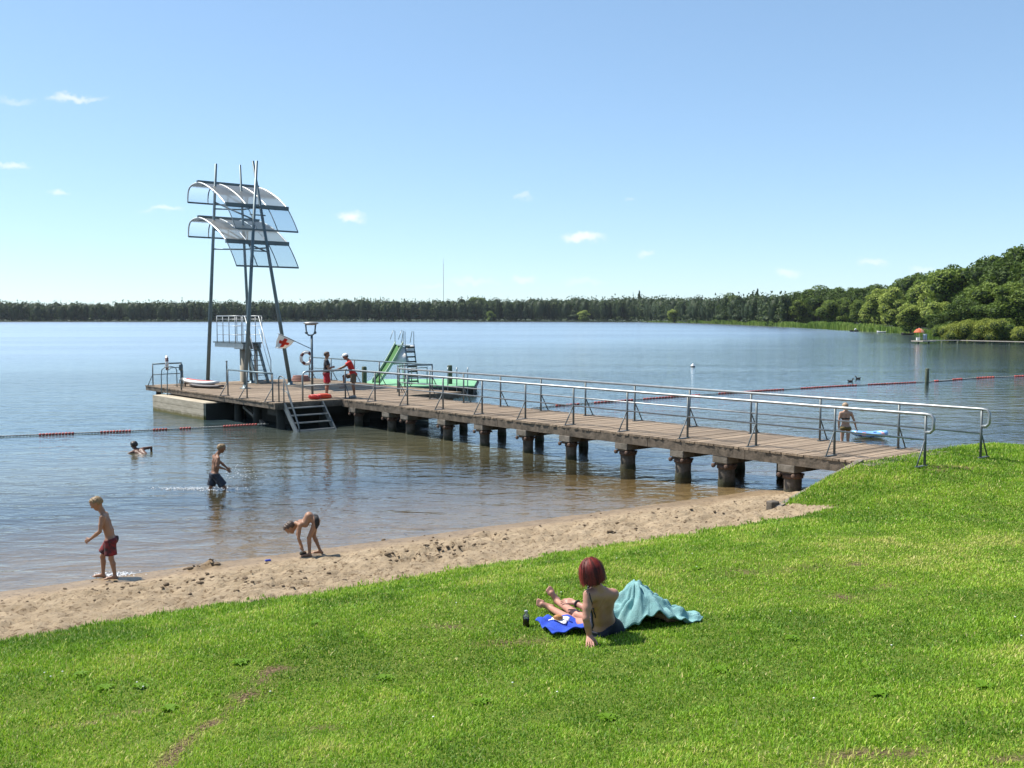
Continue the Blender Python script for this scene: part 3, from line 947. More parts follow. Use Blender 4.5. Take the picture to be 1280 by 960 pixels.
# platform rails
railing([(20.25, -2.5), (16.55, -2.5)], (0, -1), [(20.25, -2.5, (0, -1)), (18.6, -2.5, (0, -1)), (16.55, -2.5, (0, -1))], m=M_BSTEEL, mid=False, h=1.0)
railing([(27.9, 5.2), (17.6, 5.2), (17.6, 3.5)], (0, 1), [(27.9, 5.2, (0, 1)), (25.8, 5.2, (0, 1)), (23.7, 5.2, (0, 1)), (21.6, 5.2, (0, 1)), (19.6, 5.2, (0, 1)), (17.6, 5.2, (0, 1)), (17.6, 3.5, (-1, 0))], m=M_BSTEEL)
railing([(27.7, -2.6), (27.95, -1.2)], (1, 0), [(27.7, -2.6, (1, -.3)), (27.95, -1.2, (1, 0))], m=M_BSTEEL, h=0.95)
# bathing ladder hoops at the left corner
lad = MB()
for v in (-2.35, -1.9):
    a = 26.3
for (uu, vv) in ((25.6, -2.42), (26.25, -2.42)):
    lad.tube([W(uu, vv + .32, DECK), W(uu, vv + .32, DECK + .72), W(uu, vv + .26, DECK + .84), W(uu, vv + .1, DECK + .88), W(uu, vv - .2, DECK + .86), W(uu, vv - .33, DECK + .76), W(uu, vv - .36, DECK + .5), W(uu, vv - .36, -0.8)], 0.022, 8)
lad = lad.build('ladder', M_BSTEEL, jetty)
q = MB()
for k in range(6):
    q.tube([W(25.6, -2.78, .7 - .28 * k), W(26.25, -2.78, .7 - .28 * k)], .018, 6)
q.build('rungs', M_BSTEEL, lad)

# stair down to the water
st = MB()
S_V0, S_V1 = -2.35, -0.85
for v in (S_V0, S_V1):
    st.bar(W(16.0, v, DECK - 0.08), W(14.85, v, -0.30), 0.05, 0.20)
stair = st.build('stair', M_PSTEEL, jetty)
for k in range(5):
    f = (k + 0.55) / 5
    uu = 16.0 - 1.15 * f; zz = DECK - 0.05 - 1.22 * f
    q = MB(); q.uvbox(uu - 0.13, uu + 0.13, S_V0 + .028, S_V1 - .028, zz - 0.03, zz + 0.006)
    q.build('tread', M_STEEL, stair)
for v in (S_V0 - 0.01,):
    q = MB()
    q.tube([W(16.35, v, DECK), W(16.35, v, DECK + .84), W(16.28, v, DECK + .92), W(16.1, v, DECK + .92), W(15.95, v, DECK + .86), W(14.95, v, 0.28), W(14.9, v, 0.16), W(14.9, v, -0.2)], 0.024, 8)
    q.tube([W(15.98, v, DECK - .1), W(15.98, v, DECK + .84)], 0.022, 8)
    q.tube([W(16.3, v + .1, DECK + .45), W(15.9, v + .1, DECK + .35), W(14.95, v + .1, -0.12)], 0.018, 8)
    q.build('handrail', M_PSTEEL, stair)

# wing wall / edging board between lawn and the piles
ww = MB()
for (a, b, z0, z1) in ((-2.95, -0.02, 0.30, 0.93),):
    n = 6
    for i in range(n):
        v0 = a + (b - a) * i / n; v1 = a + (b - a) * (i + 1) / n - .004
        t0 = z0 + (z1 - z0) * i / n; t1 = z0 + (z1 - z0) * (i + 1) / n
        ww.hexa([W(-5.0, v0, -.6), W(-4.88, v0, -.6), W(-4.88, v1, -.6), W(-5.0, v1, -.6), W(-5.0, v0, t0 + .07), W(-4.88, v0, t0 + .07), W(-4.88, v1, t1 + .07), W(-5.0, v1, t1 + .07)])
o = ww.build('edging_wall', M_CONC); tag(o, 'low sloping concrete edging beside the lawn under the shore end of the jetty', 'retaining wall')
o = MB().box((*at_z(966, 634, .33)[:2], .33), (.2, .18, .24), .5).build('kerb_stone', M_PILE, bevel=.02); tag(o, 'dark squared stone block at the foot of the edging on the sand', 'stone')
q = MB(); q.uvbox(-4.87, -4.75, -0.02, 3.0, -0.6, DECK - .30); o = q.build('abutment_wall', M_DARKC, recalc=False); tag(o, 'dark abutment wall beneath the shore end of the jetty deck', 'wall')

# pontoon block at the left corner
q = MB()
q.uvbox(20.9, 26.2, -3.15, -1.5, -0.9, 0.665); q.mi[5] = 1; q.mi[3] = 1  # dark end faces: the deck overhang's shade is put into their colour too
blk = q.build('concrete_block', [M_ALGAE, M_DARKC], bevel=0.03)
for z0_, z1_ in ((-.4, .15), (.162, .40), (.412, .655)):
    q = MB(); q.uvbox(20.93, 26.17, -3.20, -3.152, z0_, z1_, jit=.004); q.build('side_board', M_ALGAE, blk, recalc=False)
tag(blk, 'long pale concrete block with a stained waterline along the left edge of the bathing platform', 'concrete block')

def waterline_stain(m, col, z0, z1):
    nt = m.node_tree; L = nt.links.new; b = nt.nodes['Principled BSDF']; src = b.inputs['Base Color'].links[0].from_socket
    g = nd(nt, 'ShaderNodeNewGeometry'); s = nd(nt, 'ShaderNodeSeparateXYZ'); L(g.outputs['Position'], s.inputs[0])
    n = nd(nt, 'ShaderNodeTexNoise'); n.inputs['Scale'].default_value = 5; L(g.outputs['Position'], n.inputs['Vector'])
    a = nd(nt, 'ShaderNodeMath', operation='MULTIPLY_ADD'); L(n.outputs['Fac'], a.inputs[0]); a.inputs[1].default_value = -.2; L(s.outputs['Z'], a.inputs[2])
    r = nd(nt, 'ShaderNodeMapRange'); L(a.outputs[0], r.inputs[0]); r.inputs[1].default_value = z0 - .1; r.inputs[2].default_value = z1 - .1; r.inputs[3].default_value = 1; r.inputs[4].default_value = 0
    x = nd(nt, 'ShaderNodeMixRGB'); L(r.outputs[0], x.inputs['Fac']); L(src, x.inputs['Color1']); x.inputs['Color2'].default_value = (*col, 1); L(x.outputs[0], b.inputs['Base Color'])


waterline_stain(M_ALGAE, (.11, .095, .02), .06, .20)
waterline_stain(M_PILE, (.035, .035, .015), .05, .18)

# ================================================================== sun-shade tower
twr = thing('shade_tower', 'leaning steel poles carrying two tiers of curved glazed canopies above the bathing platform', 'canopy tower', (*at_z(300, 482, DECK)[:2], DECK))
PB = {'A': at_z(259.6, 479, DECK), 'B': at_z(306.5, 485.5, DECK), 'C': at_z(363, 481, DECK), 'D': at_z(314.3, 479, DECK)}
PT = {'A': at_d(270, 204.5, 44.6), 'B': at_d(321, 201, 43.3), 'C': at_d(316, 201, 43.6), 'D': at_d(300, 206, 44.9)}
for k in 'ABCD':
    rr = 0.088 if k != 'D' else 0.075
    q = MB(); q.tube([PB[k], tuple(0.55 * np.array(PB[k]) + .45 * np.array(PT[k])), PT[k]], [rr, rr * .86, rr * .6], 12)
    p = q.build('pole', M_BSTEEL, twr)
    q = MB(); q.lathe([(0.24, 0), (0.24, .025), (rr * 1.25, .03), (rr * 1.2, .14), (rr, .15)], PB[k], 12); q.build('base_plate', M_BSTEEL, p)
# tie struts between the poles
q = MB()
def lerp(a, b, t): return tuple(np.array(a) * (1 - t) + np.array(b) * t)
for (a, b, t0, t1) in (('A', 'D', .80, .80), ('A', 'B', .83, .74), ('D', 'C', .62, .62), ('A', 'D', .62, .62), ('B', 'C', .80, .80), ('B', 'D', .62, .66), ('D', 'C', .80, .8), ('A', 'C', .71, .6)):
    q.tube([lerp(PB[a], PT[a], t0), lerp(PB[b], PT[b], t1)], .035, 6)
q.build('tie_struts', M_DSTEEL, twr)

G_CLEAR = glass_mat('clear_glazing', (0.90, 0.94, 0.97), clear=0.86, milk=(0.55, 0.62, 0.68), ior=1.12)
G_FILM = glass_mat('clear_film', (1.0, 1.0, 1.0), clear=0.98, milk=(0.8, 0.8, 0.8), ior=1.05)
G_MILK = glass_mat('milky_glazing', (0.99, 0.99, 1.0), clear=0.34, milk=(0.93, 0.93, 0.92), rough=0.3, ior=1.15)
M_RIB = mat('pale_metal', (0.62, 0.63, 0.62), 0.4, metal=0.3)
PROF0 = [(-1.17, -.75), (-1.16, -.52), (-1.08, -.28), (-.9, -.11), (-.55, -.02), (0, 0), (.5, -.09), (1.0, -.25), (1.5, -.45), (2.0, -.68), (2.45, -.94), (2.83, -1.19), (3.15, -1.5), (3.47, -1.87), (3.76, -2.25)]

PROF = []
for _i in range(len(PROF0) - 1):
    _p = [PROF0[max(0, min(len(PROF0) - 1, _i + k))] for k in (-1, 0, 1, 2)]
    for _t in (0, .25, .5, .75):
        PROF.append(tuple(.5 * (2 * _p[1][c] + (_p[2][c] - _p[0][c]) * _t + (2 * _p[0][c] - 5 * _p[1][c] + 4 * _p[2][c] - _p[3][c]) * _t ** 2 + (3 * _p[1][c] - _p[0][c] - 3 * _p[2][c] + _p[3][c]) * _t ** 3) for c in (0, 1)))
PROF.append(PROF0[-1])


def canopy(px, py, d):
    c0 = np.array(at_d(px, py, d))
    root = MB()

    def pt(s, z, v, lift=0.0):
        p = c0[:2] - UD * s + VD * v
        return (p[0], p[1], c0[2] + z + lift)
    LV = 2.87
    # milky roof skin is the canopy's own mesh
    vs = np.linspace(0, LV, 5)
    roof = [(a, b) for a, b in PROF if 0 <= a <= 2.83]
    m = MB(); m.sheet([[pt(a, b, v) for v in vs] for a, b in roof], 0.012, smooth=False, mi_back=1)
    can = m.build('canopy', [G_MILK, G_FILM], twr)
    back = [(a, b) for a, b in PROF if a <= 0]
    low = [(a, b) for a, b in PROF if a >= 2.83]
    nb = [0, .95, 1.91, LV]
    for seg in (back, low):
        for i in range(3):
            m = MB(); m.sheet([[pt(a, b, v) for v in np.linspace(nb[i] + .02, nb[i + 1] - .02, 3)] for a, b in seg], 0.012, smooth=False)
            m.build('glass_panel', G_CLEAR, can)
    for i, v in enumerate(nb):
        m = MB(); m.tube([pt(a, b, v, .012) for a, b in PROF if a <= 2.85], .035 if i in (0, 3) else .028, 6); m.build('rib', M_RIB, can)
        m = MB(); m.tube([pt(a, b, v, .0) for a, b in PROF if a >= 2.83], .022, 6); m.build('rib', M_DSTEEL, can)
        m = MB(); m.tube([pt(a, b, v, -.0) for a, b in PROF if a <= -.5], .026, 6); m.build('rib', M_DSTEEL, can)
    for (s, z, w, h) in ((-.02, .05, .16, .14), (2.83, -1.17, .13, .17), (3.76, -2.25, .05, .07), (-1.17, -.75, .05, .07), (0.45, -.13, .05, .07), (1.55, -.52, .045, .06), (3.0, -1.55, .05, .05)):
        ex = .03 if w > .1 else 0
        v1 = LV * .6 if s == 3.0 else LV
        m = MB(); m.bar(pt(s, z, -ex + (LV * .35 if s == 3.0 else 0)), pt(s, z, v1 + ex), w, h); m.build('beam', M_DSTEEL, can)
    m = MB()
    m.tube([pt(0, -.05, .6), pt(1.4, -.95, 1.4), pt(2.83, -1.25, 2.3)], .025, 6)
    m.tube([pt(0, -.05, 2.4), pt(1.4, -.95, 1.5), pt(2.83, -1.25, .6)], .025, 6)
    m.build('under_brace', M_DSTEEL, can)


canopy(247.5, 228.7, 45.0)
canopy(248.3, 272.5, 45.0)

# ================================================================== diving platform
dv = thing('diving_platform', 'steel diving platform with guard rails and steep stair on concrete columns', 'diving platform', W(27.0, 1.7, DECK))
DZ = 2.80
DU0, DU1, DV0, DV1 = 26.75, 29.9, 1.15, 2.15
q = MB()
for i in range(12):
    a = DU0 + (DU1 - DU0) * i / 12
    q.uvbox(a, a + (DU1 - DU0) / 12 - .012, DV0, DV1, DZ - .06, DZ)
q.build('platform_floor', M_DSTEEL, dv)
q = MB()
q.uvbox(DU0, DU1 - .1, DV0 + .05, DV0 + .13, DZ - .26, DZ - .063); q.uvbox(DU0, DU1 - .1, DV1 - .13, DV1 - .05, DZ - .26, DZ - .063)
q.uvbox(DU0 + .2, DU0 + 1.1, DV0 + .14, DV1 - .14, DZ - .32, DZ - .065); q.uvbox(DU1 - 1.2, DU1 - .9, DV0 + .14, DV1 - .14, DZ - .26, DZ - .065)
q.build('girder', M_STEEL, dv)
MB().lathe([(.17, -1.5), (.17, DZ - .33)], W(27.6, 1.62, 0), 16).build('column', mat('column_concrete', (.42, .37, .28), .8, col2=(.3, .26, .19), var=.7, vscale=3), dv)
MB().lathe([(.09, DECK), (.09, DZ - .3)], W(27.0, 1.95, 0), 12).build('column', MATS['column_concrete'], dv)
def guard(pts, h=1.2, n=4):
    q = MB(); P = [Vector(W(a, b, DZ)) for a, b in pts]
    q.tube([p + Vector((0, 0, h)) for p in P], .026, 8)
    g = q.build('guard_rail', M_STEEL, dv)
    q = MB()
    for k in (.28, .62, .88):
        q.tube([p + Vector((0, 0, h * k)) for p in P], .013, 6)
    for i in range(n + 1):
        t = i / n; p = P[0].lerp(P[1], t)
        q.tube([p + Vector((0, 0, -.05)), p + Vector((0, 0, h))], .02, 6)
    q.build('balusters', M_STEEL, g)
guard([(DU0, DV0), (DU1 - .5, DV0)], n=4)
guard([(DU0, DV1), (DU1 - .5, DV1)], n=4)
q = MB()
for v in (DV0 + .22, DV1 - .22):
    q.bar(W(DU0 + .02, v, DZ - .05), W(DU0 - 1.0, v, DECK + .02), .05, .2)
sta = q.build('stair', M_BSTEEL, dv)
for k in range(8):
    f = (k + .6) / 8.3
    uu = DU0 - 1.0 * f; zz = DZ - 1.83 * f
    q = MB(); q.uvbox(uu - .1, uu + .1, DV0 + .25, DV1 - .25, zz - .025, zz); q.build('tread', M_DSTEEL, sta)
q = MB(); q.uvbox(DU0 - .62, DU0 - .6, DV0 + .26, DV1 - .26, DECK + .35, DECK + 1.0)
for v in (DV0 + .16, DV1 - .16):
    q = MB()
    q.tube([W(DU0, v, DZ + 1.2), W(DU0 - 1.15, v, DECK + 1.05), W(DU0 - 1.18, v, DECK)], .02, 8)
    q.tube([W(DU0, v, DZ + .6), W(DU0 - 1.15, v, DECK + .5)], .014, 6)
    q.build('handrail', M_STEEL, sta)

# ================================================================== lamp post with rescue flag
LP = at_z(390.6, 495.5, DECK)
lamp = thing('lamp_post', 'dark pole with a round reflector lamp on a forked bracket on the bathing platform', 'lamp post', tuple(LP))
LPv = Vector(LP)
MB().tube([LPv, LPv + Vector((0, 0, 2.32))], .045, 10).build('pole', M_DSTEEL, lamp)
q = MB()
q.tube([LPv + Vector((-.22, 0, 2.72)), LPv + Vector((-.2, 0, 2.42)), LPv + Vector((-.12, 0, 2.32)), LPv + Vector((.02, 0, 2.32)), LPv + Vector((.12, 0, 2.40)), LPv + Vector((.15, 0, 2.72))], .03, 8)
q.ball(LPv + Vector((-.2, 0, 2.42)), .06, 8); q.ball(LPv + Vector((.13, 0, 2.42)), .06, 8)
q.build('bracket', M_DSTEEL, lamp)
MB().lathe([(.02, 2.71), (.17, 2.70), (.29, 2.76), (.285, 2.785), (.18, 2.82), (.03, 2.83)], LPv + Vector((-.02, 0, 0)), 20).build('lamp_head', mat('lamp_metal', (.26, .26, .25), .5, metal=.4), lamp)

fl = thing('rescue_flag', 'white flag with a red cross hanging from a slanting staff on the dark lamp post', 'flag', tuple(at_d(390, 436, LP[1])))
s0 = np.array(at_d(390, 436.5, LP[1])); s1 = np.array(at_d(347, 416.5, LP[1] - .25))
MB().tube([s0, s1], .014, 8).build('staff', M_DSTEEL, fl)
# cloth hangs from the outer half of the staff
nA, nB = 44, 34
C00 = np.array(at_d(348.5, 416.6, LP[1] - .25)); C10 = np.array(at_d(369, 426.0, LP[1] - .13))
C01 = np.array(at_d(343.2, 434.5, LP[1] - .22)); C11 = np.array(at_d(358.5, 435.2, LP[1] - .05))
G = np.zeros((nA, nB, 3))
for i in range(nA):
    for j in range(nB):
        a = i / (nA - 1); b = j / (nB - 1)
        p = (C00 * (1 - a) + C10 * a) * (1 - b) + (C01 * (1 - a) + C11 * a) * b
        p = p + np.array([0.012 * math.sin(9 * b + 3 * a), .07 * b * math.sin(7 * a + 2 * b), -.02 * math.sin(3.1 * a) * b])
        G[i, j] = p
q = MB(); q.sheet(G, .006)
for k, f in enumerate(q.f):
    c = f[0] % (nA * nB)
    a = (c // nB) / (nA - 1); b = (c % nB) / (nB - 1)
    A, B = a - .5, b - .5
    if (abs(A) < .33 and abs(B) < .115) or (abs(B) < .36 and abs(A) < .11):
        q.mi[k] = 1
q.build('cloth', [mat('flag_white', (.82, .80, .76), .8, trans=.3), mat('flag_red', (.62, .05, .02), .8, trans=.3)], fl, recalc=False)


# ================================================================== lifebuoys, rescue gear
def lifebuoy(c, nrm, Rr, r, label):
    c = Vector(c); n = Vector(nrm).normalized(); X = n.orthogonal().normalized()
    if abs(X.z) > .9: X = n.cross(Vector((0, 0, 1))).normalized()
    Y = n.cross(X)
    q = MB(); N = 32
    q.tube([c + (X * math.cos(2 * math.pi * k / N) + Y * math.sin(2 * math.pi * k / N)) * Rr for k in range(N)], r, 10, closed=True)
    for k in range(len(q.f)):
        s = k // 10
        if (s % 8) in (0, 1, 2): q.mi[k] = 1
    o = q.build('lifebuoy', [M_WHITE, mat('dark_red_band', (.10, .02, .02), .6)])
    tag(o, label, 'lifebuoy')
    g = MB(); M2 = 24
    g.tube([c + (X * math.cos(2 * math.pi * (k + .5) / M2) + Y * math.sin(2 * math.pi * (k + .5) / M2)) * (Rr + r * (1.15 if k % 6 else .95)) for k in range(M2)], .009, 5, closed=True)
    g.build('grab_line', M_GREYP, o)
    return o


lifebuoy(Vector(W(27.83, -1.9, DECK + .98)) + Vector((0, -.04, 0)), (.93, .36, 0), .27, .065, 'white ring lifebuoy seen edge-on on the rail at the far left corner of the platform')
lifebuoy(Vector(at_d(383, 447.5, 47.5)), (.62, -.78, 0), .27, .07, 'white ring lifebuoy with dark bands on the rail behind the lamp post')
# posts on the platform
def post_thing(name, label, px, py, h, r, m, head=None):
    p = Vector(at_z(px, py, DECK)); q = MB(); q.tube([p, p + Vector((0, 0, h))], r, 8)
    t = thing(name, label, 'post', tuple(p)); q.build('post_shaft', m, t)
    if head: MB().lathe(head, p + Vector((0, 0, h)), 10).build('head', m, t)
    return t
post_thing('bollard_post', 'short dark post with a thick rounded head near the platform left edge', 226.7, 487.5, .82, .035, M_DSTEEL, [(.05, -.02), (.085, .02), (.085, .2), (.06, .26), (.01, .27)])
post_thing('line_post', 'thin plain dark post on the back edge of the platform left of the diving column', 283.7, 479, .98, .035, M_DSTEEL, [(.05, 0), (.05, .03), (.01, .05)])
# rescue board on trestles
rb = thing('rescue_board', 'white and red rescue board lying on low trestles on the bathing platform', 'rescue board', tuple(at_z(250, 483, DECK)))
a0 = Vector(at_z(228, 482.5, DECK)) + Vector((0, 0, .26)); a1 = Vector(at_z(272, 485.0, DECK)) + Vector((0, 0, .20))
d = (a1 - a0); Ln = d.length; dn = d.normalized(); sn = dn.cross(Vector((0, 0, 1))).normalized()
G = np.zeros((15, 7, 3))
for i in range(15):
    t = i / 14; w = .30 * (math.sin(math.pi * min(max(t * .94 + .03, 0), 1)) ** .45)
    for j in range(7):
        s = (j / 6 - .5) * 2
        G[i, j] = a0 + d * t + sn * (w * s) + Vector((0, 0, .10 * (1 - math.cos((t - .5) * 2.2)) - .03 * s * s))
MB().sheet(G, .10).build('hull', M_WHITE, rb)
G2 = G.copy(); G2[..., 2] += .065
MB().sheet(G2[2:13, 2:5], .012).build('deck_pad', M_RED, rb)
q = MB()
for t in (.22, .75):
    c = a0 + d * t
    q.bar(c - sn * .3 + Vector((0, 0, -.09)), c + sn * .3 + Vector((0, 0, -.09)), .08, .07)
    for s in (-.25, .25):
        b = c + sn * s; q.bar((b.x, b.y, DECK), b + Vector((0, 0, -.1)), .06, .06)
q.build('trestle', M_BEAM, rb)
# second dark board beside it
G3 = G.copy(); off = Vector((.35, -.5, -.12)); G3 = G3 + np.array(off); 
o = MB().sheet(G3[3:], .07).build('paddle_board', mat('dark_board', (.06, .05, .05), .5)); tag(o, 'dark board lying on the planks in front of the white rescue board', 'board')


def torpedo(px, py, ln, ang, label, m):
    c = Vector(at_z(px, py, DECK)); ax = Vector((math.cos(ang), math.sin(ang), 0))
    prof = [(.015, -.5), (.065, -.45), (.09, -.3), (.095, 0), (.09, .3), (.065, .45), (.015, .5)]
    t = thing('rescue_buoy', label, 'rescue buoy', tuple(c))
    MB().lathe([(r, z * ln) for r, z in prof], c + Vector((0, 0, .10)), 14, axis=ax).build('float', m, t)
    q = MB()
    n = ax.cross(Vector((0, 0, 1)))
    for s in (-1, 1):
        q.tube([c + ax * (-.28 * ln) + n * s * .12 + Vector((0, 0, .15)), c + ax * (-.22 * ln) + n * s * .19 + Vector((0, 0, .17)), c + ax * (.22 * ln) + n * s * .19 + Vector((0, 0, .17)), c + ax * (.28 * ln) + n * s * .12 + Vector((0, 0, .15))], .018, 6)
    q.build('handle', M_ORANGE, t)
torpedo(404, 498.6, .62, .1, 'orange rescue buoy on the deck at the bare feet of the lifeguard in black', M_ORANGE)
torpedo(393.5, 499.6, .5, -.25, 'redder rescue buoy lying on the deck edge at the foot of the lamp post', mat('bright_red_plastic', (.5, .022, .02), .4))
q = MB(); c = Vector(at_z(376, 476.5, DECK))
for k in range(4):
    q.tube([c + Vector(((.42 - .03 * k) * math.cos(a), (.42 - .03 * k) * math.sin(a), .04 + .065 * k)) for a in np.linspace(0, 2 * math.pi, 25)[:-1]], .04, 6, closed=True)
o = q.build('coiled_hose', mat('pink_hose', (.28, .13, .10), .7)); tag(o, 'coil of faded pinkish hose lying near the rail behind the lamp post', 'hose')

# ================================================================== float with slide
fc = np.array([-4.85, 53.3]); FW, FD = 5.9, 5.6
flo = thing('swim_float', 'floating bathing raft with a pale green deck moored beyond the bathing platform', 'raft', (fc[0], fc[1], 0))
q = MB(); q.box((fc[0], fc[1], .46), (FW, FD, .08)); q.build('deck', M_MINT, flo, bevel=.01)
q = MB(); q.box((fc[0], fc[1], .0), (FW - .12, FD - .12, .83)); q.build('hull', M_DARKC, flo)
q = MB()
for s in (-1, 1):
    q.box((fc[0], fc[1] + s * (FD / 2 + .03), .36), (FW, .06, .1)); q.box((fc[0] + s * (FW / 2 + .03), fc[1], .36), (.06, FD - .01, .1))
q.build('fender_strip', M_BLACK, flo)
for i, x in enumerate((fc[0] + 2.15, fc[0] + 2.45)):
    pass
q = MB()
for x in (fc[0] + 2.05, fc[0] + 2.6, fc[0] + 1.6):
    q.tube([(x, fc[1] - FD / 2 + .45, .5), (x, fc[1] - FD / 2 + .45, 1.3), (x + .02, fc[1] - FD / 2 + .32, 1.42), (x + .02, fc[1] - FD / 2 - .02, 1.42), (x + .02, fc[1] - FD / 2 - .13, 1.3), (x + .02, fc[1] - FD / 2 - .13, -.6)], .024, 8)
q.build('ladder', M_STEEL, flo)
q = MB()
q.tube([(fc[0] - .3, fc[1] - 1.9, .5), (fc[0] - .3, fc[1] - 1.9, 1.35), (fc[0] + .5, fc[1] - 1.9, 1.38), (fc[0] + .5, fc[1] - 1.9, .5)], .03, 8)
q.build('hoop_rail', M_DSTEEL, flo)
# slide on it
sl = thing('water_slide', 'green water slide with white sides and a steep ladder standing on the bathing raft', 'slide', (fc[0] - .8, fc[1] - .6, .5))
top = np.array([-5.95, 53.0, 2.5]); bot = np.array([-6.95, 51.3, .62])
n = 14; G = np.zeros((n, 5, 3)); side = np.array([.86, -.5, 0])
for i in range(n):
    t = i / (n - 1)
    c = top * (1 - t) + bot * t
    c[2] = top[2] + (bot[2] - top[2]) * (t ** 1.0) - .10 * math.sin(math.pi * t)
    for j in range(5):
        s = (j / 4 - .5)
        G[i, j] = c + side * s * .44
MB().sheet(G, .03).build('chute', M_GREEN, sl)
for s in (-1, 1):
    Gs = np.zeros((n, 3, 3))
    for i in range(n):
        for j in range(3):
            Gs[i, j] = G[i, 2] + side * s * .245 + np.array([0, 0, .22 * j / 2 - .04])
    MB().sheet(Gs, .035).build('side_wall', mat('pale_slide_side', (.34, .46, .32), .6), sl)
lt = top + np.array([.55, -.05, 0]); lb = np.array([-5.1, 52.1, .5])
MB().box(((top + lt) / 2 + np.array([-.02, 0, -.03])), (.66, .55, .05)).build('top_plate', M_WHITE, sl)
q = MB()
ls = np.array([.45, .28, 0]) * .48
for s in (-1, 1):
    q.bar(lt + ls * s, lb + ls * s, .045, .11)
    q.tube([lt + ls * s * 1.0, lt + ls * s + np.array([.0, 0, .68]), lt + ls * s + np.array([-.1, .1, .72]), lt + ls * s + np.array([-.22, .2, .1])], .018, 6)
ldd = q.build('ladder', M_BSTEEL, sl)
for k in range(8):
    f = (k + .5) / 8; c = lt * (1 - f) + lb * f
    MB().bar(c - ls * .97, c + ls * .97, .20, .07).build('tread', M_DARKC, ldd)
MB().sheet([[lt + np.array([.02, -.05, -.02]) + ls * s for s in (-1, 0, 1)], [lt * .8 + lb * .2 + np.array([.02, -.03, 0]) + ls * s for s in (-1, 0, 1)]], .02).build('ladder_plate', M_WHITE, sl)
q = MB()
for s in (-1, 1):
    a = top + side * s * .27; q.tube([a, a + np.array([0, 0, .72]), a + np.array([-.08, -.1, .76]), a + np.array([-.22, -.3, .28])], .018, 6)
q.build('grab_rails', M_STEEL, sl)
q = MB()
q.tube([top + np.array([.1, 0, 0]), (top[0] + .25, top[1] - .2, .5)], .04, 8); q.tube([top + np.array([.1, .2, 0]), (top[0] - .1, top[1] + .4, .5)], .04, 8)
q.sheet([[top + np.array([.18, -.2, -.1]), top + np.array([.30, -.25, -.1])], [top + np.array([-.25, -.85, -1.0]), top + np.array([.62, -.55, -1.0])]], .02)
q.build('support', M_WHITE, sl)
for (px, py, dd, h, lab) in ((455.5, 483, 51.3, 1.02, 'mossy timber mooring post at the left end of the raft behind the lifeguard in red'), (562.3, 483, 52.0, 1.1, 'mossy timber mooring post at the right end of the raft')):
    p = at_d(px, py, dd)
    o = MB().lathe([(.13, -1.5), (.13, p[2] + h - .04), (.10, p[2] + h)], (p[0], p[1], 0), 12).build('mooring_post', M_MOSSP)
    tag(o, lab, 'mooring post')

# ================================================================== float lines and buoys
def float_line(pts, label, pattern, r=.040, seg=.10):
    """pts: polyline on the water; pattern: list of (start,end) fractions that are red"""
    P = [np.array(p) for p in pts]
    ln = [np.linalg.norm(P[i + 1] - P[i]) for i in range(len(P) - 1)]; tot = sum(ln)
    root = thing('float_line', label, 'float line', tuple(P[0]))
    MB().tube(P, .02, 6).build('rope', M_GREYP, root)
    def at(s):
        for i, l in enumerate(ln):
            if s <= l or i == len(ln) - 1: return P[i] + (P[i + 1] - P[i]) * (s / l)
            s -= l
    red = MB(); grey = MB(); k = 0; s = 0.05
    cuts = []
    cur = None
    groups = []
    while s < tot - seg:
        f = s / tot
        isr = any(a <= f <= b for a, b in pattern)
        if cur is None or cur[0] != isr:
            cur = (isr, MB()); groups.append(cur)
        a = at(s); b = at(s + seg * .85)
        rr = r * (1.1 if isr else .62)
        cur[1].tube([a, a * .8 + b * .2, a * .2 + b * .8, b], [rr * .55, rr, rr, rr * .55], 7)
        s += seg
    for isr, m in groups:
        m.build('float_section', M_REDF if isr else M_GREYP, root, recalc=False)
M_REDF = mat('faded_red_float', (.40, .07, .05), .6, rnd=.3)
def wl(px, py): 
    p = at_z(px, py, 0.0); return (p[0], p[1], .03)
float_line([wl(-140, 552), wl(0, 546.5), wl(170, 539.5), wl(262, 535), (*at_z(336, 530.5, .1)[:2], .12)], 'float line with red sections running from the left to the jetty platform corner', [(.05, .12), (.36, .45), (.52, .60), (.66, .70), (.735, .77), (.86, .96)])
float_line([wl(664, 511), wl(700, 507.5), wl(850, 496), wl(960, 488.5), wl(1060, 482.5), wl(1156, 478)], 'thin red float line stretching from behind the jetty to the post in the lake', [(.05, .10), (.13, .22), (.24, .38), (.42, .60), (.64, .8), (.83, .97)], r=.042, seg=.22)
float_line([wl(1160, 478), wl(1215, 473.5), wl(1285, 470.5), wl(1400, 466)], 'pale pinkish float line running right from the post in the lake', [(.03, .06), (.14, .20), (.28, .36), (.46, .52), (.6, .7), (.8, .9)], r=.07, seg=.25)
p = at_z(1158.5, 481, 0)
o = MB().lathe([(.11, -1.5), (.11, .92), (.08, .97)], (p[0], p[1], 0), 12).build('lake_post', M_MOSSP); tag(o, 'dark wooden post in the lake where the two float lines meet', 'post')
p = at_z(866, 458.5, 0)
t = thing('marker_buoy', 'small white marker buoy floating alone in the middle of the lake', 'buoy', tuple(p))
MB().lathe([(.02, -.2), (.15, -.1), (.18, .03), (.15, .14), (.05, .2), (.035, .27), (.01, .29)], p, 12).build('float', M_WHITE, t)
MB().lathe([(.184, .0), (.188, .03), (.184, .06)], p, 12).build('band', M_BLACK, t)
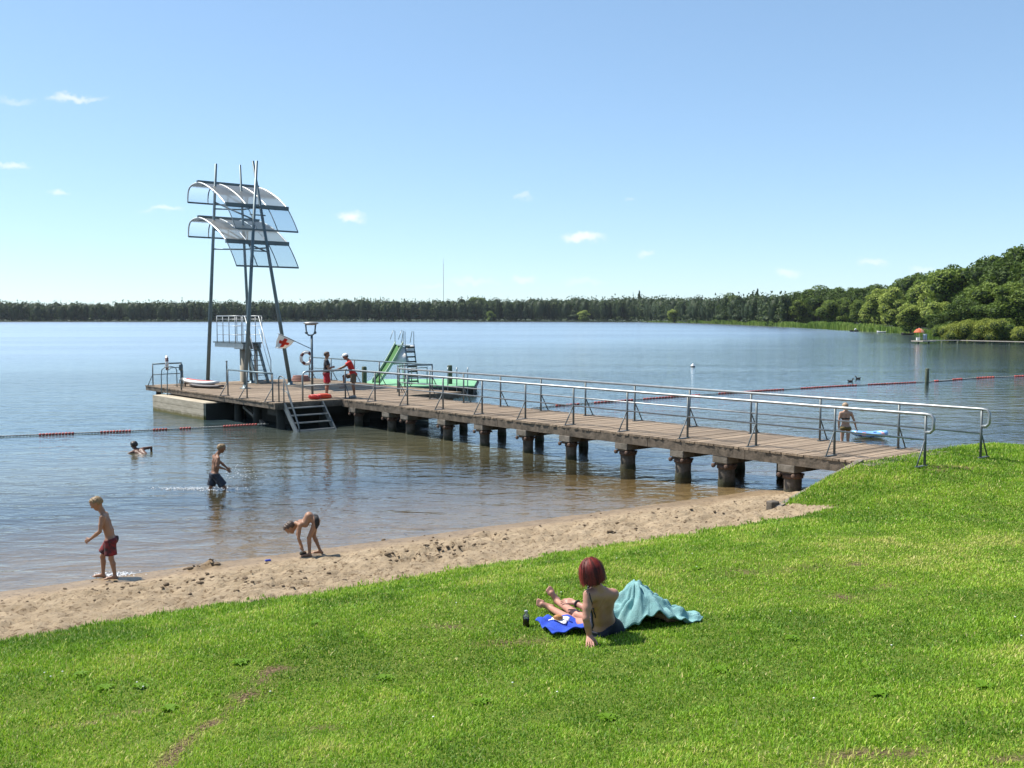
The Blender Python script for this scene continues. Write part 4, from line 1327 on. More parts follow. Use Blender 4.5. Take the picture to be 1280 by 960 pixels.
for (px, py, lab, s) in ((1063, 477.3, 'dark duck swimming on the lake, the nearer of the two', 1.0), (1072.5, 474.0, 'smaller dark duck swimming on the lake, the farther of the two', -1.0)):
    p = Vector(at_z(px, py, 0)); k = 1.0
    t = thing('duck', lab, 'duck', tuple(p))
    q = MB(); q.ball(p + Vector((0, 0, .04)), .105, 10, sc=(1.5, .8, .7)); q.tube([p + Vector((-.1 * s, 0, .07)), p + Vector((-.19 * s, 0, .12))], [.05, .015], 6)
    q.tube([p + Vector((.1 * s, 0, .07)), p + Vector((.14 * s, 0, .17))], .03, 6); q.ball(p + Vector((.155 * s, 0, .19)), .042, 8)
    q.build('duck_body', mat('duck_brown', (.04, .032, .025), .8), t)
    MB().tube([p + Vector((.18 * s, 0, .185)), p + Vector((.24 * s, 0, .18))], [.016, .01], 6).build('bill', mat('bill_yellow', (.3, .22, .05), .6), t)
# ================================================================== vegetation and far shore
def leaf_mat(name, dark, mid, lite, trans=0.3):
    m = bpy.data.materials.new(name); m.use_nodes = True
    nt = m.node_tree; L = nt.links.new; b = nt.nodes['Principled BSDF']
    b.inputs['Roughness'].default_value = 0.6; b.inputs['Specular IOR Level'].default_value = 0.2
    at = nd(nt, 'ShaderNodeAttribute', attribute_name='rnd')
    cr = nd(nt, 'ShaderNodeValToRGB'); L(at.outputs['Fac'], cr.inputs['Fac'])
    e = cr.color_ramp.elements
    e[0].position = 0; e[0].color = (*dark, 1); e[1].position = 1; e[1].color = (*lite, 1)
    x = e.new(.5); x.color = (*mid, 1)
    L(cr.outputs[0], b.inputs['Base Color'])
    tl = nd(nt, 'ShaderNodeBsdfTranslucent'); L(cr.outputs[0], tl.inputs['Color'])
    ms = nd(nt, 'ShaderNodeMixShader'); ms.inputs[0].default_value = trans
    L(b.outputs[0], ms.inputs[1]); L(tl.outputs[0], ms.inputs[2]); L(ms.outputs[0], nt.nodes['Material Output'].inputs['Surface'])
    return m


LEAF = {
    'dark': leaf_mat('dark_leaves', (.040, .070, .014), (.085, .138, .024), (.15, .215, .040)),
    'mid': leaf_mat('green_leaves', (.078, .122, .021), (.15, .215, .036), (.24, .31, .06)),
    'light': leaf_mat('willow_leaves', (.17, .23, .045), (.31, .38, .075), (.42, .49, .12)),
    'yellow': leaf_mat('yellow_green_leaves', (.15, .185, .025), (.26, .30, .048), (.36, .40, .085)),
    'conifer': leaf_mat('needle_leaves', (.014, .032, .012), (.025, .052, .018), (.04, .075, .025), .15),
    'far': leaf_mat('far_leaves', (.026, .046, .018), (.052, .084, .028), (.11, .155, .046)),
    'reed': leaf_mat('reed_leaves', (.11, .19, .03), (.20, .30, .055), (.32, .40, .10)),
}
M_BARK = mat('bark', (.10, .075, .05), .95, col2=(.05, .04, .03), var=1, vscale=3)
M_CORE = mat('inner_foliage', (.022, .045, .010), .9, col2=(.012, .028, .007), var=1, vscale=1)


def leaf_cloud(lobes, n, size, rng, flat=0.0):
    lob = np.asarray(lobes, float)
    area = (lob[:, 3] * lob[:, 4] + lob[:, 4] * lob[:, 5] + lob[:, 3] * lob[:, 5])
    pick = rng.choice(len(lob), n, p=area / area.sum())
    d = rng.normal(0, 1, (n, 3)); d /= np.linalg.norm(d, axis=1, keepdims=True)
    d[:, 2] = np.where((d[:, 2] < -0.3) & (rng.random(n) < .6), -d[:, 2], d[:, 2])
    rad = 1.04 - 0.42 * rng.random(n) ** 1.7
    c = lob[pick, :3] + d * lob[pick, 3:6] * rad[:, None]
    # knobbly outline
    nn = d * .7 + rng.normal(0, .55, (n, 3)); nn /= np.linalg.norm(nn, axis=1, keepdims=True)
    a = np.cross(nn, rng.normal(0, 1, (n, 3))); a /= np.linalg.norm(a, axis=1, keepdims=True)
    b = np.cross(nn, a)
    s = size * rng.uniform(.55, 1.35, n)[:, None]
    V = np.stack([c - a * s, c - b * s * .62 + nn * s * .15, c + a * s, c + b * s * .62 + nn * s * .15], 1).reshape(-1, 3)
    F = np.arange(n * 4).reshape(n, 4)
    lr = rng.uniform(-.22, .22, len(lob))
    r = np.clip(.5 + lr[pick] + .2 * rng.normal(0, 1, n), 0, 1)
    return V, F, np.repeat(r, 4)


def crown_lobes(h, w, rng, kind):
    L = []
    if kind == 'conifer':
        n = 9
        for i in range(n):
            t = i / (n - 1)
            L.append((rng.normal(0, .03 * w), rng.normal(0, .03 * w), h * (.2 + .76 * t), w * .5 * (1.02 - t) + .25, w * .5 * (1.02 - t) + .25, h * .075))
        return L
    base = .04 if kind in ('bush', 'yellow') else .09
    n = 15
    L.append((0, 0, h * .58, w * .34, w * .34, h * .36))
    for i in range(n):
        a = rng.uniform(0, 2 * math.pi); t = rng.uniform(0, 1)
        zz = h * (base + .05 + (.86 - base) * t)
        prof = math.sin(math.pi * min(.97, .14 + .72 * t)) ** .75
        rr = w * .5 * prof * rng.uniform(.45, .85)
        s = w * rng.uniform(.15, .25)
        L.append((rr * math.cos(a), rr * math.sin(a), min(zz, h - s * .8), s, s, s * rng.uniform(.75, 1.1)))
    return L


def ico_cores(lobes, sc):
    V = []; F = []
    for (x, y, z, a, b, c) in lobes:
        n0 = len(V); N, M = 8, 5
        for i in range(M + 1):
            th = math.pi * i / M
            for k in range(N):
                p = 2 * math.pi * k / N
                V.append((x + a * sc * math.sin(th) * math.cos(p), y + b * sc * math.sin(th) * math.sin(p), z + c * sc * math.cos(th)))
        for i in range(M):
            for k in range(N):
                F.append((n0 + i * N + k, n0 + (i + 1) * N + k, n0 + (i + 1) * N + (k + 1) % N, n0 + i * N + (k + 1) % N))
    return np.array(V), np.array(F)


_variants = {}


def tree_meshes(kind, var, n=7000):
    """unit-ish tree of height 16, crown 11 wide"""
    key = (kind, var)
    if key in _variants: return _variants[key]
    rng = np.random.default_rng(100 + var * 17 + len(kind))
    h, w = 16.0, 11.0
    if kind == 'conifer': w = 6.0
    if kind in ('bush', 'yellow'): h, w = 5.0, 8.0
    lob = crown_lobes(h, w, rng, kind)
    sz = .30 if kind not in ('bush', 'yellow') else .16
    V, F, r = leaf_cloud(lob, n, sz, rng)
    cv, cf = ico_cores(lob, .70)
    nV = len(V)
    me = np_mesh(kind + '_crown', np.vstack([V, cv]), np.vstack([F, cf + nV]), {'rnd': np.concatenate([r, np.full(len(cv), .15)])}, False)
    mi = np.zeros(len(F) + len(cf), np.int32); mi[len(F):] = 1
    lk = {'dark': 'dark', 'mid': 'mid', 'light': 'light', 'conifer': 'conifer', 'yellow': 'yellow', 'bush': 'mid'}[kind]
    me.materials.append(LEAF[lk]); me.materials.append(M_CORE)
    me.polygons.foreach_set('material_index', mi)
    q = MB()
    q.tube([(0, 0, -1.5), (.1, 0, h * .2), (-.1, .15, h * .45), (.1, 0, h * .75)], [h * .026, h * .02, h * .014, h * .004], 8)
    for k in range(6):
        a = k * 1.1 + rng.uniform(0, .5); z0 = h * rng.uniform(.2, .5)
        e = (math.cos(a) * w * .33, math.sin(a) * w * .33, z0 + h * .2)
        q.tube([(0, 0, z0), (e[0] * .5, e[1] * .5, z0 + h * .11), e], [h * .010, h * .007, h * .003], 6)
    tm = bpy.data.meshes.new(kind + '_trunk'); tm.from_pydata(q.v, [], q.f); tm.materials.append(M_BARK); tm.update()
    _variants[key] = (me, tm, h, w)
    return _variants[key]


_tn = [0]


def tree(kind, px, d, top, width, label, z0=.3, name=None, cat='tree', group=None):
    _tn[0] += 1
    me, tm, h, w = tree_meshes(kind, _tn[0] % 3)
    p = at_d(px, 396.5, d)
    H_ = at_d(px, top, d)[2] - z0
    t = thing(name or {'conifer': 'spruce_tree', 'light': 'willow_tree', 'yellow': 'willow_bush', 'bush': 'shrub'}.get(kind, 'broadleaf_tree'), label, cat, (p[0], p[1], z0), group)
    sx = width / w; sz = H_ / h
    t.rotation_euler = (0, 0, _tn[0] * 2.4)
    for nm, m in (('crown', me), ('trunk', tm)):
        o = bpy.data.objects.new(nm, m); COL.objects.link(o); o.parent = t
        o.scale = (sx, sx, sz)
    return t


# ---- far banks (land)
SHORE = [(-900, 403, 760), (-500, 402.6, 840), (-120, 402.2, 900), (300, 402.2, 905), (560, 402.0, 915), (700, 402.0, 905), (800, 402.5, 850), (860, 403.5, 700), (900, 405, 590), (960, 407.5, 450), (1020, 411, 345), (1090, 415, 268), (1140, 417.5, 236), (1165, 424, 182), (1200, 426.5, 166), (1280, 428.5, 155), (1420, 432, 140)]
land_in = [at_z(px, 396.5 + HCAM * FPX / d * 1.0, 0) for px, _, d in SHORE]
V = []; F = []
for i, p in enumerate(land_in):
    dirn = np.array([p[0], p[1], 0]); dirn /= np.linalg.norm(dirn)
    V.append((p[0], p[1], -.4))
    q_ = p + dirn * 2.5; V.append((q_[0], q_[1], .15))
    q_ = p + dirn * 40; V.append((q_[0], q_[1], .45))
    q_ = p + dirn * (520); V.append((q_[0], q_[1], 4.0))
for i in range(len(land_in) - 1):
    for k in range(3):
        a = i * 4 + k; F.append((a, a + 4, a + 5, a + 1))
o = link_mesh('far_bank', np_mesh('far_bank', V, F, None, True), mat('bank_meadow', (.045, .065, .02), .95, col2=(.03, .045, .015), var=1, vscale=.05)); o['kind'] = 'structure'


def bank_pt(i_f):
    i = min(int(i_f), len(SHORE) - 2); f = i_f - i
    a = SHORE[i]; b = SHORE[i + 1]
    return a[0] + (b[0] - a[0]) * f, 1.0 / ((1 - f) / a[2] + f / b[2])


# ---- the far wood: one mass
rng = np.random.default_rng(5)
TOPS = [(-900, 370), (-500, 374), (-120, 377), (0, 377), (60, 378.5), (120, 377.5), (240, 376), (300, 377), (400, 376), (430, 373), (470, 372.5), (500, 375), (560, 375.5), (590, 370.5), (600, 371), (640, 374), (700, 372), (760, 371.5), (800, 370), (840, 371), (900, 370), (930, 366), (960, 366)]
tx = [a for a, _ in TOPS]; ty = [b for _, b in TOPS]
Vs, Fs, Rs = [], [], []; cV, cF = [], []
nv = 0; nc = 0
px = -860.0
while px < 985:
    for row in range(3):
        q_ = px + rng.uniform(-3, 3)
        dsh = np.interp(q_, [s[0] for s in SHORE], [s[2] for s in SHORE])
        d = dsh * 1.0 + 7 + row * 13 + rng.uniform(-5, 5)
        top = np.interp(q_, tx, ty) + rng.normal(.4, 1.6) + (2.2 if row == 0 else 0) + 1.6 * float(vnoise(q_ * .045, 0.0, 8))
        p = at_d(q_, 396.5, d); z0 = .1
        h = max(8, at_d(q_, top, d)[2] - z0); w = h * rng.uniform(.34, .75)
        lob = []
        con = rng.random() < .22
        if con:
            for t in np.linspace(0, 1, 5): lob.append((0, 0, h * (.25 + .7 * t), w * .4 * (1.1 - t), w * .4 * (1.1 - t), h * .12))
        else:
            lob.append((0, 0, h * .50, w * .42, w * .42, h * .48))
            for k in range(2):
                a = rng.uniform(3.6, 5.8); lob.append((w * .3 * math.cos(a), w * .3 * math.sin(a), h * .12, w * .25, w * .25, h * .12))
            for k in range(5):
                a = rng.uniform(0, 6.28); lob.append((w * .28 * math.cos(a), w * .28 * math.sin(a), h * rng.uniform(.35, .86), w * .26, w * .26, h * .12))
        v, f, r = leaf_cloud(lob, 260 if row == 0 else 150, .72 if d > 700 else .6, rng)
        tint = rng.normal(0, .16) + (.10 if row == 0 else -.05) + (.35 if rng.random() < .05 and row == 0 else 0)
        Vs.append(v + np.array([p[0], p[1], z0])); Fs.append(f + nv); Rs.append(np.clip(r * .8 + tint, 0, 1)); nv += len(v)
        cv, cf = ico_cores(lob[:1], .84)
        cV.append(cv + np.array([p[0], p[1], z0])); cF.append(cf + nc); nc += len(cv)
    px += 6.2 * (900 / max(300, dsh)) * .55
V = np.vstack(Vs + cV); F = np.vstack(Fs + [c + nv for c in cF])
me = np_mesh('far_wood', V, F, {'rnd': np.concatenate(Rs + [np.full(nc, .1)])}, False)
o = link_mesh('far_wood', me, [LEAF['far']]); tag(o, 'dense dark mixed wood reading as one long band along the far shore', 'wood', kind='stuff')

# low reeds and meadow edge at the water
def reed_belt(name, label, pts, n, h0, h1, depth, kind='reed'):
    rng = np.random.default_rng(len(name) + n)
    seg = np.array([[p[0], p[1]] for p in pts]); Ls = np.linalg.norm(np.diff(seg, axis=0), axis=1)
    pk = rng.choice(len(Ls), n, p=Ls / Ls.sum()); f = rng.random(n)
    b = seg[pk] * (1 - f[:, None]) + seg[pk + 1] * f[:, None]
    dr = b / np.linalg.norm(b, axis=1, keepdims=True)
    b = b + dr * (rng.random(n) * depth)[:, None]
    # clumpy height
    h = rng.uniform(h0, h1, n) * (.75 + .7 * (fbm(b[:, 0] * .12, b[:, 1] * .12, 7, 3) + .3)); h = np.clip(h, .3, 9)
    w = h * .06 + .05 + np.linalg.norm(b, axis=1) * .0003
    az = rng.uniform(0, 3.14, n); s = np.stack([np.cos(az), np.sin(az), 0 * az], 1) * w[:, None]
    base = np.stack([b[:, 0], b[:, 1], np.full(n, -.1)], 1); tip = base + np.stack([rng.normal(0, .12, n) * h, rng.normal(0, .12, n) * h, h], 1)
    V = np.stack([base - s, base + s, tip + s * .3, tip - s * .3], 1).reshape(-1, 3); F = np.arange(4 * n).reshape(n, 4)
    r = np.clip(.5 + .25 * rng.normal(0, 1, n) + .5 * fbm(b[:, 0] * .05, b[:, 1] * .05, 3, 3), 0, 1)
    o = link_mesh(name, np_mesh(name, V, F, {'rnd': np.repeat(r, 4)}), LEAF[kind])
    tag(o, label, 'reeds', kind='stuff')


def wat(px, d): return at_z(px, 396.5 + HCAM * FPX / d, 0)


reed_belt('reeds', 'bright green reed belt in front of the wood on the right shore', [wat(px, d) for px, _, d in SHORE[7:13]], 26000, 1.1, 2.1, 22)
reed_belt('shore_grass', 'thin pale green strip of reeds and grass along the far shore', [wat(px, d) for px, _, d in SHORE[:8]], 22000, 0.6, 1.1, 10)
reed_belt('bank_herbs', 'low green herbs at the foot of the bushes on the right bank', [wat(px, d) for px, _, d in SHORE[12:]], 5000, .8, 1.8, 10)

# ---- trees that can be told apart on the right shore
tree('conifer', 799, 905, 364.5, 10, 'pointed spruce rising above the middle of the far wood')
tree('mid', 597, 930, 369.5, 18, 'broad round tree standing above the far wood right of the radio mast')
tree('light', 730, 880, 388, 12, 'pale rounded tree at the water edge of the far wood below the pointed spruce', name='round_tree')
tree('light', 843, 740, 386.5, 12, 'pale rounded tree by the far water where the reed belt begins', name='round_tree')
tree('mid', 613, 890, 388, 9, 'small light round tree at the far shore, below the broad tree beside the mast', name='round_tree')
tree('dark', 912, 600, 363.5, 13, 'dark round-topped tree above the reeds left of the twin spruces')
tree('conifer', 946, 560, 362, 7, 'taller of the twin spruces behind the reed belt')
tree('conifer', 940, 570, 365, 6, 'shorter of the twin spruces behind the reed belt')
for (kd, px, d, top, w, lab) in [
    ('dark', 968, 480, 366, 13, 'dark tree just right of the twin spruces behind the reeds'),
    ('dark', 990, 450, 363, 14, 'dark broad tree behind reeds, left neighbour of the tallest dark dome'),
    ('mid', 1003, 430, 372, 10, 'lower green tree in front of the dark wood behind the reeds'),
    ('dark', 1024, 420, 353.5, 17, 'tallest dark dome-shaped tree of the wood behind the reed belt'),
    ('dark', 1046, 410, 357.5, 14, 'dark tree leaning against the right side of the tallest dark dome'),
    ('mid', 1036, 385, 373, 9, 'small round green tree in front of the tallest dark dome'),
    ('mid', 1056, 380, 371, 8, 'narrow green tree behind reeds between the small round tree and the pale willow'),
    ('dark', 1068, 400, 358, 13, 'dark tree of the back row left of the pale willow'),
    ('dark', 1084, 370, 356, 12, 'dark tree directly behind the pale willow at the reeds'),
    ('mid', 1075, 350, 374, 8, 'low green tree at the left foot of the pale willow'),
    ('dark', 1104, 350, 353.5, 12, 'dark tree showing above the right half of the pale willow'),
    ('light', 1097, 290, 361, 9, 'pale yellow-green willow, the left one of the pair standing in the reeds'),
    ('light', 1118, 282, 359.5, 9, 'pale yellow-green willow, the right one of the pair standing in the reeds'),
    ('dark', 1130, 300, 347, 12, 'dark tree of the skyline slope right of the willow pair'),
    ('dark', 1148, 285, 340, 12, 'dark skyline tree where the wood begins to climb to the right'),
    ('mid', 1150, 245, 349, 10, 'mid green tree above the orange parasol'),
    ('light', 1139, 232, 379, 7, 'low pale shrubby willow just left of the orange parasol', ),
    ('light', 1168, 224, 352, 10, 'tall grey-green willow with drooping crown behind the jetty parasol'),
    ('dark', 1166, 265, 334.5, 12, 'dark skyline tree behind the tall grey-green willow'),
    ('mid', 1192, 215, 331, 13, 'large olive green tree with a high domed crown on the right bank'),
    ('light', 1178, 196, 377, 6, 'small pale rounded willow in front of the olive domed tree'),
    ('dark', 1190, 245, 326, 11, 'dark skyline tree behind the large olive domed tree'),
    ('dark', 1217, 220, 327, 12, 'dark tree right of the large olive domed tree'),
    ('dark', 1240, 205, 319, 13, 'tall dark tree behind the left half of the yellow-green bushes'),
    ('mid', 1232, 184, 352, 10, 'green tree of the middle row above the yellow-green bushes'),
    ('dark', 1266, 190, 307, 13, 'very tall dark tree near the right end of the wood'),
    ('dark', 1298, 180, 296, 14, 'tallest dark tree at the right edge of the picture'),
    ('mid', 1268, 170, 352, 9, 'green tree of the middle row at the right edge'),
    ('dark', 1210, 178, 371, 8, 'dark low tree in shade behind the yellow-green bushes'),
    ('dark', 1172, 182, 391, 5, 'small dark shady tree right beside the orange parasol'),
    ('dark', 1250, 172, 374, 8, 'dark low tree behind the right end of the yellow-green bushes'),
    ('dark', 1325, 170, 300, 13, 'dark tree mostly outside the right edge'),
]:
    tree(kd, px, d, top, w * 1.0, lab)
for (kd, px, d, top, w, lab) in [
    ('yellow', 1196, 164, 403.5, 5.0, 'yellow-green bush at the water, left end of the bright row'),
    ('yellow', 1218, 162, 401, 5.5, 'yellow-green bush, second in the bright row from the left'),
    ('yellow', 1241, 160, 400, 5.5, 'largest yellow-green bush in the bright row at the water'),
    ('bush', 1258, 159, 404, 4.5, 'greener bush right of the largest yellow-green bush'),
    ('yellow', 1279, 154, 409, 4.5, 'yellow-green bush at the right edge over the narrow footbridge'),
    ('bush', 1181, 170, 406, 3.5, 'small green bush left of the bright row beside the dark tree'),
]:
    tree(kd, px, d, top, w, lab, z0=.1, cat='bush')
# backing mass of the hillside wood
Vs, Fs, Rs = [], [], []; nv = 0
for (px, d, top) in [(960, 520, 368), (985, 500, 366), (1010, 480, 364), (1035, 470, 361), (1060, 450, 361), (1085, 420, 359), (1110, 390, 357), (1135, 350, 351), (1160, 310, 343), (1185, 285, 335), (1210, 260, 330), (1235, 240, 326), (1260, 225, 316), (1290, 215, 306), (1325, 205, 300), (1360, 200, 300)]:
    p = at_d(px, 396.5, d); h = at_d(px, top, d)[2] - .5; w = 18 if d > 300 else 13
    lob = [(0, 0, h * .42, w * .5, w * .4, h * .5)] + [(rng.uniform(-.4, .4) * w, rng.uniform(-.3, .3) * w, h * rng.uniform(.2, .8), w * .22, w * .22, h * .14) for _ in range(8)]
    v, f, r = leaf_cloud(lob, 1200, .6, rng); Vs.append(v + np.array([p[0], p[1], .3])); Fs.append(f + nv); Rs.append(np.clip(r * .6, 0, 1)); nv += len(v)
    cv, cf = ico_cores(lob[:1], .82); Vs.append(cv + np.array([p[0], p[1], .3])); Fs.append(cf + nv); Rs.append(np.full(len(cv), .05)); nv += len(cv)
o = link_mesh('hillside_wood', np_mesh('hillside_wood', np.vstack(Vs), np.vstack(Fs), {'rnd': np.concatenate(Rs)}), LEAF['dark'])
tag(o, 'dark mass of wood filling the slope behind the single trees of the right shore', 'wood', kind='stuff')

# radio mast
b0 = at_d(554.5, 396.5, 1500); hm = at_d(554.5, 323, 1500)[2]
mt = thing('radio_mast', 'very thin tall radio mast rising far behind the wood', 'mast', (b0[0], b0[1], 0))
q = MB()
for (dx, dy) in ((-.35, -.25), (.35, -.25), (0, .4)):
    q.tube([(b0[0] + dx, b0[1] + dy, 0), (b0[0] + dx, b0[1] + dy, hm * .9)], .11, 5)
for k in range(40):
    z = hm * .9 * k / 40; z2 = hm * .9 * (k + 1) / 40
    q.tube([(b0[0] - .35, b0[1] - .25, z), (b0[0] + .35, b0[1] - .25, z2)], .06, 4); q.tube([(b0[0] + .35, b0[1] - .25, z), (b0[0], b0[1] + .4, z2)], .06, 4)
q.build('lattice', mat('mast_paint', (.30, .30, .32), .6), mt, recalc=False)
MB().tube([(b0[0], b0[1], hm * .9), (b0[0], b0[1], hm)], .16, 6).build('aerial', MATS['mast_paint'], mt)
MB().ball((b0[0], b0[1], hm * .9), .55, 8).build('antenna_drum', MATS['mast_paint'], mt)

# ---- far footbridge with the parasol
fb = thing('footbridge', 'low narrow wooden footbridge running along the right bank to a small landing stage', 'jetty', tuple(at_z(1160, 427.5, 0)))
pts = [at_z(px, py, 0.0) for px, py in ((1146, 429.4), (1162, 429.2), (1200, 429.0), (1240, 430.0), (1300, 431.5))]
q = MB()
for i in range(1, len(pts) - 1):
    a = Vector(pts[i]); b = Vector(pts[i + 1]); a.z = b.z = .42; q.bar(a, b, .9, .10)
q.build('walkway', mat('silvered_wood', (.34, .31, .26), .85), fb)
a = Vector(pts[0]); b = Vector(pts[1]); a.z = b.z = .36
MB().bar(a, b, 2.4, .16).build('landing_stage', MATS['silvered_wood'], fb)
for px in (1148, 1161, 1177, 1197, 1218, 1240, 1262, 1282):
    p = at_z(px, 429.3 if px < 1210 else 429.3 + (px - 1210) * .025, 0)
    MB().tube([(p[0], p[1], -1), (p[0], p[1], .36)], .12, 8).build('pile', M_MOSSP, fb)
c = Vector(at_z(1152.5, 429.2, 0))
ps = thing('parasol', 'orange beach parasol tilted over the small landing stage on the right shore', 'parasol', (c.x, c.y, .45))
MB().tube([(c.x - .1, c.y + .5, .44), (c.x - .35, c.y + .4, 2.35)], .025, 6).build('pole', M_WHITE, ps)
q = MB(); q.lathe([(.82, 1.58), (.80, 1.62), (.62, 1.88), (.4, 2.10), (.05, 2.22)], (c.x - .30, c.y + .4, .05), 16); q.lathe([(.80, 1.575), (.60, 1.84), (.38, 2.06), (.04, 2.18)], (c.x - .30, c.y + .4, .05), 16)
for k, f in enumerate(q.f):
    ks = (f[0] % 16)
    if ks in (4, 5, 6, 12, 13): q.mi[k] = 1
q.build('canopy', [mat('parasol_orange', (.68, .15, .06), .7, trans=.25), mat('parasol_pale', (.70, .36, .22), .7, trans=.25)], ps, recalc=False)
wb = thing('windbreak', 'pale blue cloth windbreak standing on the landing stage under the parasol', 'windbreak', (c.x + .3, c.y, .45))
G = [[(c.x - .1 + .65 * i / 4, c.y - .5 + .12 * math.sin(i * 2.2), .47 + .95 * j / 2) for j in range(3)] for i in range(5)]
MB().sheet(G, .03).build('cloth', mat('windbreak_blue', (.32, .42, .50), .8), wb)
for i in range(5):
    p = G[i][0]; MB().tube([(p[0], p[1], .44), (p[0], p[1], 1.5)], .025, 6).build('stake', M_BEAM, wb)
cr = thing('cool_box', 'white cool box at the left end of the landing stage', 'box', (c.x - .75, c.y - .3, .45))
MB().box((c.x - .75, c.y - .3, .62), (.45, .35, .34)).build('tub', M_WHITE, cr, bevel=.03); MB().box((c.x - .75, c.y - .3, .83), (.48, .38, .08)).build('lid', M_WHITE, cr, bevel=.02)
# ---- small moored boats
def boat(px, py, ln, ang, label, hull, z=0):
    p = at_z(px, py, 0); t = thing('rowing_boat', label, 'boat', tuple(p), None)
    ax = np.array([math.cos(ang), math.sin(ang), 0]); sd_ = np.array([-ax[1], ax[0], 0])
    n = 11; G = np.zeros((n, 9, 3))
    for i in range(n):
        s = i / (n - 1) * 2 - 1; w = ln * .17 * (1 - abs(s) ** 2.4 * (1 if s > 0 else .55)); sh = .30 + .2 * s * s
        for j in range(9):
            a = math.pi * (j / 8); G[i, j] = np.array(p) + ax * s * ln / 2 + sd_ * (math.cos(a) * w) + np.array([0, 0, sh - math.sin(a) * (sh + .12)])
    MB().sheet(G, .05).build('hull', hull, t)
    for s in (-.25, .2):
        c = np.array(p) + ax * s * ln + np.array([0, 0, .3]); MB().bar(c - sd_ * ln * .15, c + sd_ * ln * .15, .22, .04).build('bench', M_BEAM, t)
M_BOATD = mat('boat_dark', (.05, .045, .04), .5); M_BOATW = mat('boat_white', (.52, .53, .53), .5)
boat(1068, 414.5, 2.8, .4, 'dark rowing boat with a pale sail bag moored at the reeds, the left one', M_BOATD)
boat(1103, 415.8, 2.7, 2.7, 'grey-white rowing boat moored at the reeds between the dark boat and the parasol', M_BOATW)
boat(1135, 418.4, 3.2, .2, 'dark rowing boat drawn up just left of the orange parasol', M_BOATD)
boat(803, 402.8, 7, .2, 'small white boat at the far shore below the pointed spruce', M_BOATW)
boat(572, 402.6, 6, .1, 'small white boat at the far shore right of the radio mast', M_BOATW)
q = MB(); p = at_z(1068, 414.5, 0); q.ball((p[0] + .3, p[1], .55), .38, 10, sc=(1, .7, .9)); o = q.build('sail_bag', M_BOATW); tag(o, 'white sail bag heaped in the left dark boat at the reeds', 'sail bag')
# ================================================================== people: signed-distance bodies meshed by surface nets
def cap_sdf(P, a, b, ra, rb):
    a = np.asarray(a, float); b = np.asarray(b, float)
    ba = b - a; l2 = max(1e-9, ba @ ba)
    pa = P - a
    t = np.clip(pa @ ba / l2, 0, 1)
    return np.linalg.norm(pa - t[:, None] * ba, axis=1) - (ra + (rb - ra) * t)


def smin(a, b, k):
    h = np.clip(.5 + .5 * (b - a) / k, 0, 1)
    return b * (1 - h) + a * h - k * h * (1 - h)


def union_fn(prims, planes=(), cut=None, noise=None):
    """prims: (a,b,ra,rb,k)"""
    def f(P):
        d = None
        for (a, b, ra, rb, k) in prims:
            e = cap_sdf(P, a, b, ra, rb)
            d = e if d is None else smin(d, e, k)
        if noise is not None: d = d + noise(P)
        for (p, n) in planes:
            d = np.maximum(d, (P - np.asarray(p)) @ np.asarray(n))
        if cut is not None: d = np.maximum(d, cut(P))
        return d
    lo = np.min([np.minimum(np.asarray(a) - max(ra, rb), np.asarray(b) - max(ra, rb)) for a, b, ra, rb, k in prims], axis=0)
    hi = np.max([np.maximum(np.asarray(a) + max(ra, rb), np.asarray(b) + max(ra, rb)) for a, b, ra, rb, k in prims], axis=0)
    return f, lo, hi


